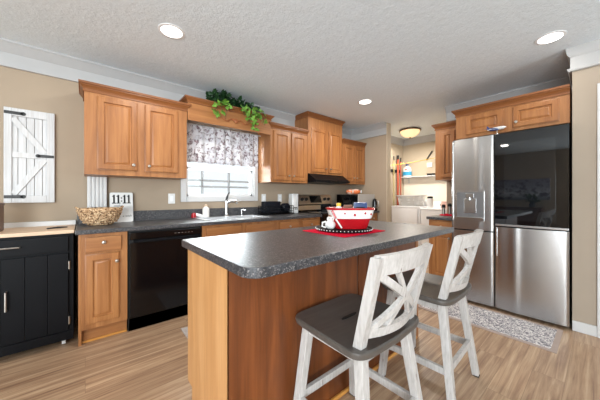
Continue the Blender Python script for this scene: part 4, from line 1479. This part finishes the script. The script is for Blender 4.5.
# ------------------------------------------------------------------ right counter things
tv = MB(); tv.prism(rounded(3.66, 3.95, 1.24, 1.43, (0.03,) * 4, 5), CT + 0.0005, CT + 0.014, 0.004)
tag(tv.build('red_trivet', 'red_fabric'), 'red mat on the short counter left of the refrigerator', 'trivet')
for i, (x, y, hh) in enumerate(((3.74, 1.40, 0.12), (3.80, 1.345, 0.135))):
    g = thing('spice_grinder', ['left steel grinder with a black top on the red mat', 'right steel grinder with a black top, nearer the refrigerator'][i], 'grinder', (x, y, CT + 0.0145), 0, 'grinders on the red mat')
    b = MB(); b.lathe([(0.022, 0), (0.024, 0.004), (0.019, 0.05), (0.021, hh - 0.03)], n=18); b.build('body', 'nickel', g)
    b = MB(); b.lathe([(0.024, hh - 0.03), (0.024, hh), (0.015, hh + 0.012), (0.002, hh + 0.014)], n=18); b.build('top', 'black_matte', g)

# ------------------------------------------------------------------ laundry
def washer(name, label, y0, w, top, cat, mat_lid):
    t = thing(name, label, cat, (4.93, y0, 0), RZ)
    MB().box((0, 0.0, 0.02), (w, 0.64, top - 0.03), 0.012).build('cabinet', 'white_enamel', t)
    lid = MB().box((0.0, -0.004, top - 0.03), (w, 0.50, top), 0.008).build('lid', 'white_enamel', t)
    MB().box((0.0, 0.5, top - 0.03), (w, 0.64, top + 0.13), 0.012).build('console', 'white_enamel', t)
    b = MB(); b.box((0.03, -0.006, 0.06), (w - 0.045, 0.0, top - 0.06), 0.004); b.build('front_panel', 'white_enamel', t)
    b = MB(); b.box((w - 0.04, -0.004, 0.2), (w - 0.034, 0.002, top - 0.05)); b.build('seam', 'disp_grey', t)
    for x in (0.06, w - 0.06):
        for y in (0.06, 0.58):
            MB().cyl((x, y, 0), (x, y, 0.022), 0.02, n=10).build('foot', 'rubber', t)
    for k, x in enumerate((0.2, w - 0.2)):
        MB().cyl((x, 0.5, top + 0.06), (x, 0.475, top + 0.06), 0.03, n=16).build('dial', 'nickel', t)
    return t


washer('washing_machine', 'white washing machine under the laundry basket', 2.868, 0.60, 0.965, 'washer', None)
washer('dryer', 'white clothes dryer right of the washing machine', 2.262, 0.655, 0.935, 'dryer', None)

lb = thing('laundry_basket', 'white perforated laundry basket on the washing machine', 'laundry basket', (5.16, 2.555, 0.9655), 0)
b = MB(); t = bmesh.new()
n = 60; lev = 8
V = []
for j in range(lev + 1):
    f = j / lev; z = 0.005 + f * 0.205
    V.append([t.verts.new(p) for p in oval(0.17 + 0.03 * f, 0.21 + 0.04 * f, z, 0, n, 0.5)])
for j in range(lev):
    for k in range(n):
        if j in (2, 4, 6) and k % 3 == 0:
            continue
        t.faces.new([V[j][k], V[j][(k + 1) % n], V[j + 1][(k + 1) % n], V[j + 1][k]])
t.faces.new(list(reversed(V[0])))
bmesh.ops.solidify(t, geom=t.faces[:], thickness=0.003)
b._take(t); b.build('perforated_tub', 'white_plastic', lb)
b = MB(); b.rings([oval(0.198, 0.248, 0.205, 0, 60, 0.5), oval(0.216, 0.268, 0.205, 0, 60, 0.5), oval(0.216, 0.268, 0.222, 0, 60, 0.5), oval(0.198, 0.248, 0.222, 0, 60, 0.5), oval(0.198, 0.248, 0.205, 0, 60, 0.5)], True, False, False)
b.build('rim', 'white_plastic', lb)
jr = thing('dryer_jar', 'white jar with a dark lid standing on the dryer beside the basket', 'jar', (5.05, 2.13, 0.9355))
b = MB(); b.lathe([(0.05, 0), (0.055, 0.01), (0.055, 0.16), (0.045, 0.19)], n=22); b.build('body', 'white_plastic', jr)
b = MB(); b.lathe([(0.048, 0.19), (0.048, 0.225), (0.002, 0.23)], n=22); b.build('lid', 'rubber', jr)
pc = MB()
for k in range(4):
    pc.box((-0.12 + 0.003 * k, -0.14 + 0.002 * k, 0.035 * k), (0.12 - 0.004 * k, 0.14 - 0.003 * k, 0.035 * k + 0.034), 0.014, 3)
tag(pc.build('folded_towels', 'pink', None, (5.15, 1.80, 0.9355)), 'pale pink folded towels on the dryer', 'towels')

# shelf and wall items
shf = thing('laundry_shelf', 'white wall shelf in the laundry holding the detergent jug', 'shelf', (XLB - 0.001, 2.95, 1.575), RZ)
MB().box((0.0, -0.15, 0), (1.0, 0, 0.022), 0.003).build('board', 'white_paint', shf)
for x in (0.12, 0.88):
    b = MB(); b.box((x, -0.012, -0.12), (x + 0.02, 0, 0)); b.box((x, -0.12, -0.014), (x + 0.02, 0, 0)); b.build('bracket', 'white_paint', shf)
M['cream_panel'] = mk_wall('cream_panel', rgb(236, 228, 214))
b = MB(); b.box((XLB - 0.004, 1.9, 0.0), (XLB, 2.94, 1.572)); struct(b.build('trim_8', 'cream_panel'), 'cream wainscot below the laundry shelf')
jg = thing('detergent_jug', 'white detergent jug with a blue label on the laundry shelf', 'jug', (XLB - 0.08, 2.825, 1.5975))
b = MB(); b.lathe([(0.085, 0), (0.098, 0.01), (0.098, 0.15), (0.085, 0.2), (0.04, 0.235), (0.03, 0.25)], n=26, sx=0.6); b.build('body', 'white_plastic', jg)
b = MB(); b.lathe([(0.034, 0.25), (0.034, 0.285), (0.002, 0.288)], n=18); b.build('cap', 'blue_pack', jg)
b = MB(); b.lathe([(0.0995, 0.03), (0.1005, 0.03), (0.1005, 0.115), (0.0995, 0.115)], n=26, sx=0.6, cap0=False, cap1=False); b.build('blue_label', 'blue_plastic', jg)
b = MB(); b.ell((-0.058, 0.0, 0.16), (0.008, 0.022, 0.018), 10, 6); b.build('red_mark', 'red_plastic', jg)
kw = MB(); kw.box((-0.04, -0.07, 0), (0.04, 0.07, 0.045), 0.006)
tag(kw.build('black_case', 'black_matte', None, (XLB - 0.08, 2.31, 1.5975)), 'small black case lying at the right end of the laundry shelf', 'case')
hk = MB(); hk.bar((XLB - 0.02, 2.31, 2.12), (XLB - 0.02, 2.43, 1.94), 0.022, 0.022, 0.004)
tag(hk.build('wall_bracket', 'black_matte'), 'slanted black bar on the laundry back wall', 'bracket')
lo = thing('laundry_outlet', 'white outlet box on the laundry wall above the shelf', 'outlet', (XLB - 0.0005, 2.37, 1.83), RZ)
MB().box((-0.055, -0.012, -0.05), (0.055, 0, 0.05), 0.003).build('cover_plate', 'white_plastic', lo)
for x in (-0.024, 0.024):
    MB().cyl((x, -0.012, 0), (x, -0.02, 0), 0.014, n=14).build('socket', 'white_enamel', lo)
# yellow cord tied across
yc = MB(); yc.tube([(XE + 0.105, 2.90, 1.70), (4.6, 2.72, 1.77), (5.1, 2.5, 1.855), (5.59, 2.24, 1.97)], 0.005, 8)
tag(yc.build('yellow_cord', 'yellow'), 'yellow cord strung across the laundry', 'cord')
# brooms in a wall holder
bh = thing('broom_holder', 'dark broom holder strip on the laundry side wall', 'rack', (5.22, YLS - 0.0005, 1.72))
MB().box((-0.16, -0.02, -0.03), (0.26, 0, 0.03), 0.004).build('rail', 'dark_metal', bh)
for x in (-0.09, 0.04, 0.16):
    MB().box((x - 0.02, -0.05, -0.03), (x + 0.02, -0.0205, 0.03), 0.005).build('clip', 'black_matte', bh)


def broom(name, label, x, top, mat, head):
    t = thing(name, label, 'broom', (x, YLS - 0.063, 0.0), 0, 'brooms on the laundry side wall')
    MB().cyl((0, 0, 0.42), (0, 0, top), 0.012 if head else 0.022, n=12).build('handle', mat, t)
    MB().cyl((0, 0, top), (0, 0, top + 0.09), 0.013 if head else 0.024, n=12).build('grip', 'black_matte', t)
    b = MB(); b.box((-0.06, -0.025, 0.0), (0.06, 0.025, 0.42), 0.01); b.build('brush_head', 'tan_broom', t)
    return t


broom('broom', 'tan-handled broom on the laundry side wall, leftmost of three', 5.09, 1.94, 'tan_broom', True)
broom('broom', 'thick red-handled mop in the middle of the laundry broom holder', 5.26, 1.97, 'terracotta', False)
broom('broom', 'red-handled broom nearest the laundry corner', 5.38, 1.93, 'terracotta', True)

# ------------------------------------------------------------------ lights
def downlight(x, y, label, power=7):
    t = thing('recessed_downlight', label, 'ceiling light', (x, y, CZ), 0, 'recessed ceiling lights')
    MB().lathe([(0.083, -0.0005), (0.095, -0.0005), (0.094, -0.004), (0.084, -0.006)], n=36).build('trim_ring', 'white_enamel', t)
    MB().lathe([(0.080, -0.003), (0.0825, -0.005), (0.06, -0.008), (0.001, -0.009)], n=36).build('lens', 'lamp', t)
    d = bpy.data.lights.new('downlight_lamp', 'AREA'); d.shape = 'DISK'; d.size = 0.15; d.energy = power; d.color = (1.0, 0.94, 0.86)
    o = bpy.data.objects.new('downlight_lamp', d); COL.objects.link(o); o.parent = t; o.location = (0, 0, -0.012)
    return t


downlight(0.515, 2.165, 'round recessed ceiling light above the sink side, over the dishwasher', 13)
downlight(2.885, 0.275, 'round recessed ceiling light in front of the refrigerator', 3)
downlight(2.915, 2.085, 'round recessed ceiling light near the range and laundry opening', 24)

downlight(0.3, -1.2, 'round recessed ceiling light on the living side, nearest the rear wall', 6)  # out of view, added for even fill and floor bounce
downlight(-1.7, 1.6, 'round recessed ceiling light left of the kitchen cart', 9)  # out of view, added to brighten the left side of the room
fl = thing('flush_ceiling_light', 'bronze-rimmed amber glass ceiling light in the laundry', 'ceiling light', (4.80, 2.40, CZ))
b = MB(); b.lathe([(0.10, 0), (0.19, -0.004), (0.20, -0.015), (0.197, -0.028), (0.172, -0.034)], n=40); b.build('rim', 'bronze', fl)
b = MB(); b.lathe([(0.176, -0.033), (0.172, -0.06), (0.15, -0.095), (0.105, -0.13), (0.05, -0.148), (0.001, -0.151)], n=40); b.build('glass_shade', 'lamp_warm', fl)
b = MB(); b.lathe([(0.012, -0.148), (0.014, -0.158), (0.008, -0.17), (0.001, -0.172)], n=14); b.build('finial', 'bronze', fl)
d = bpy.data.lights.new('laundry_lamp', 'AREA'); d.shape = 'DISK'; d.size = 0.3; d.energy = 28; d.color = (1.0, 0.93, 0.84)
o = bpy.data.objects.new('laundry_lamp', d); COL.objects.link(o); o.parent = fl; o.location = (0, 0, -0.18)


# ------------------------------------------------------------------ the room side that the refrigerator mirrors
pt_ = thing('landscape_painting', 'wide landscape canvas on the far left wall', 'painting', (XL + 0.001, 1.68, 1.06), PI / 2)
MB().box((-0.74, -0.03, 0), (0.74, 0, 0.60), 0.004).build('canvas', 'painting', pt_)
sbd = thing('sideboard', 'dark sideboard under the landscape canvas', 'sideboard', (XL + 0.002, 1.75, 0), PI / 2)
MB().box((-0.68, -0.42, 0.08), (0.68, -0.002, 0.82), 0.006).build('body', 'dark_wood', sbd)
MB().box((-0.70, -0.44, 0.82), (0.70, -0.002, 0.85), 0.004).build('top', 'dark_wood', sbd)
for s in (-0.66, 0.0):
    MB().door(s + 0.01, s + 0.65, 0.11, 0.79, -0.42).build('door', 'dark_wood', sbd)
for x in (-0.62, 0.62):
    for y in (-0.38, -0.04):
        MB().box((x - 0.025, y - 0.025, 0), (x + 0.025, y + 0.025, 0.081)).build('leg', 'dark_wood', sbd)
for i, y in enumerate((1.28, 2.2)):
    v = thing('flower_vase', ['leafy plant in a dark vase on the sideboard near the patio door', 'leafy plant in a dark vase on the sideboard near the sink wall'][i], 'plant', (XL + 0.27, y, 0.8505))
    MB().lathe([(0.05, 0), (0.07, 0.05), (0.055, 0.12), (0.035, 0.16)], n=20).build('vase', 'black_gloss', v)
    b = MB()
    for k in range(70):
        a = rng.uniform(0, 2 * PI); rr = rng.uniform(0.02, 0.14)
        leaf(b, Vector((rr * math.cos(a), rr * math.sin(a), 0.17 + rng.uniform(0, 0.18))), rng.uniform(0.05, 0.08), rng)
    b.build('foliage', 'green_dark', v)
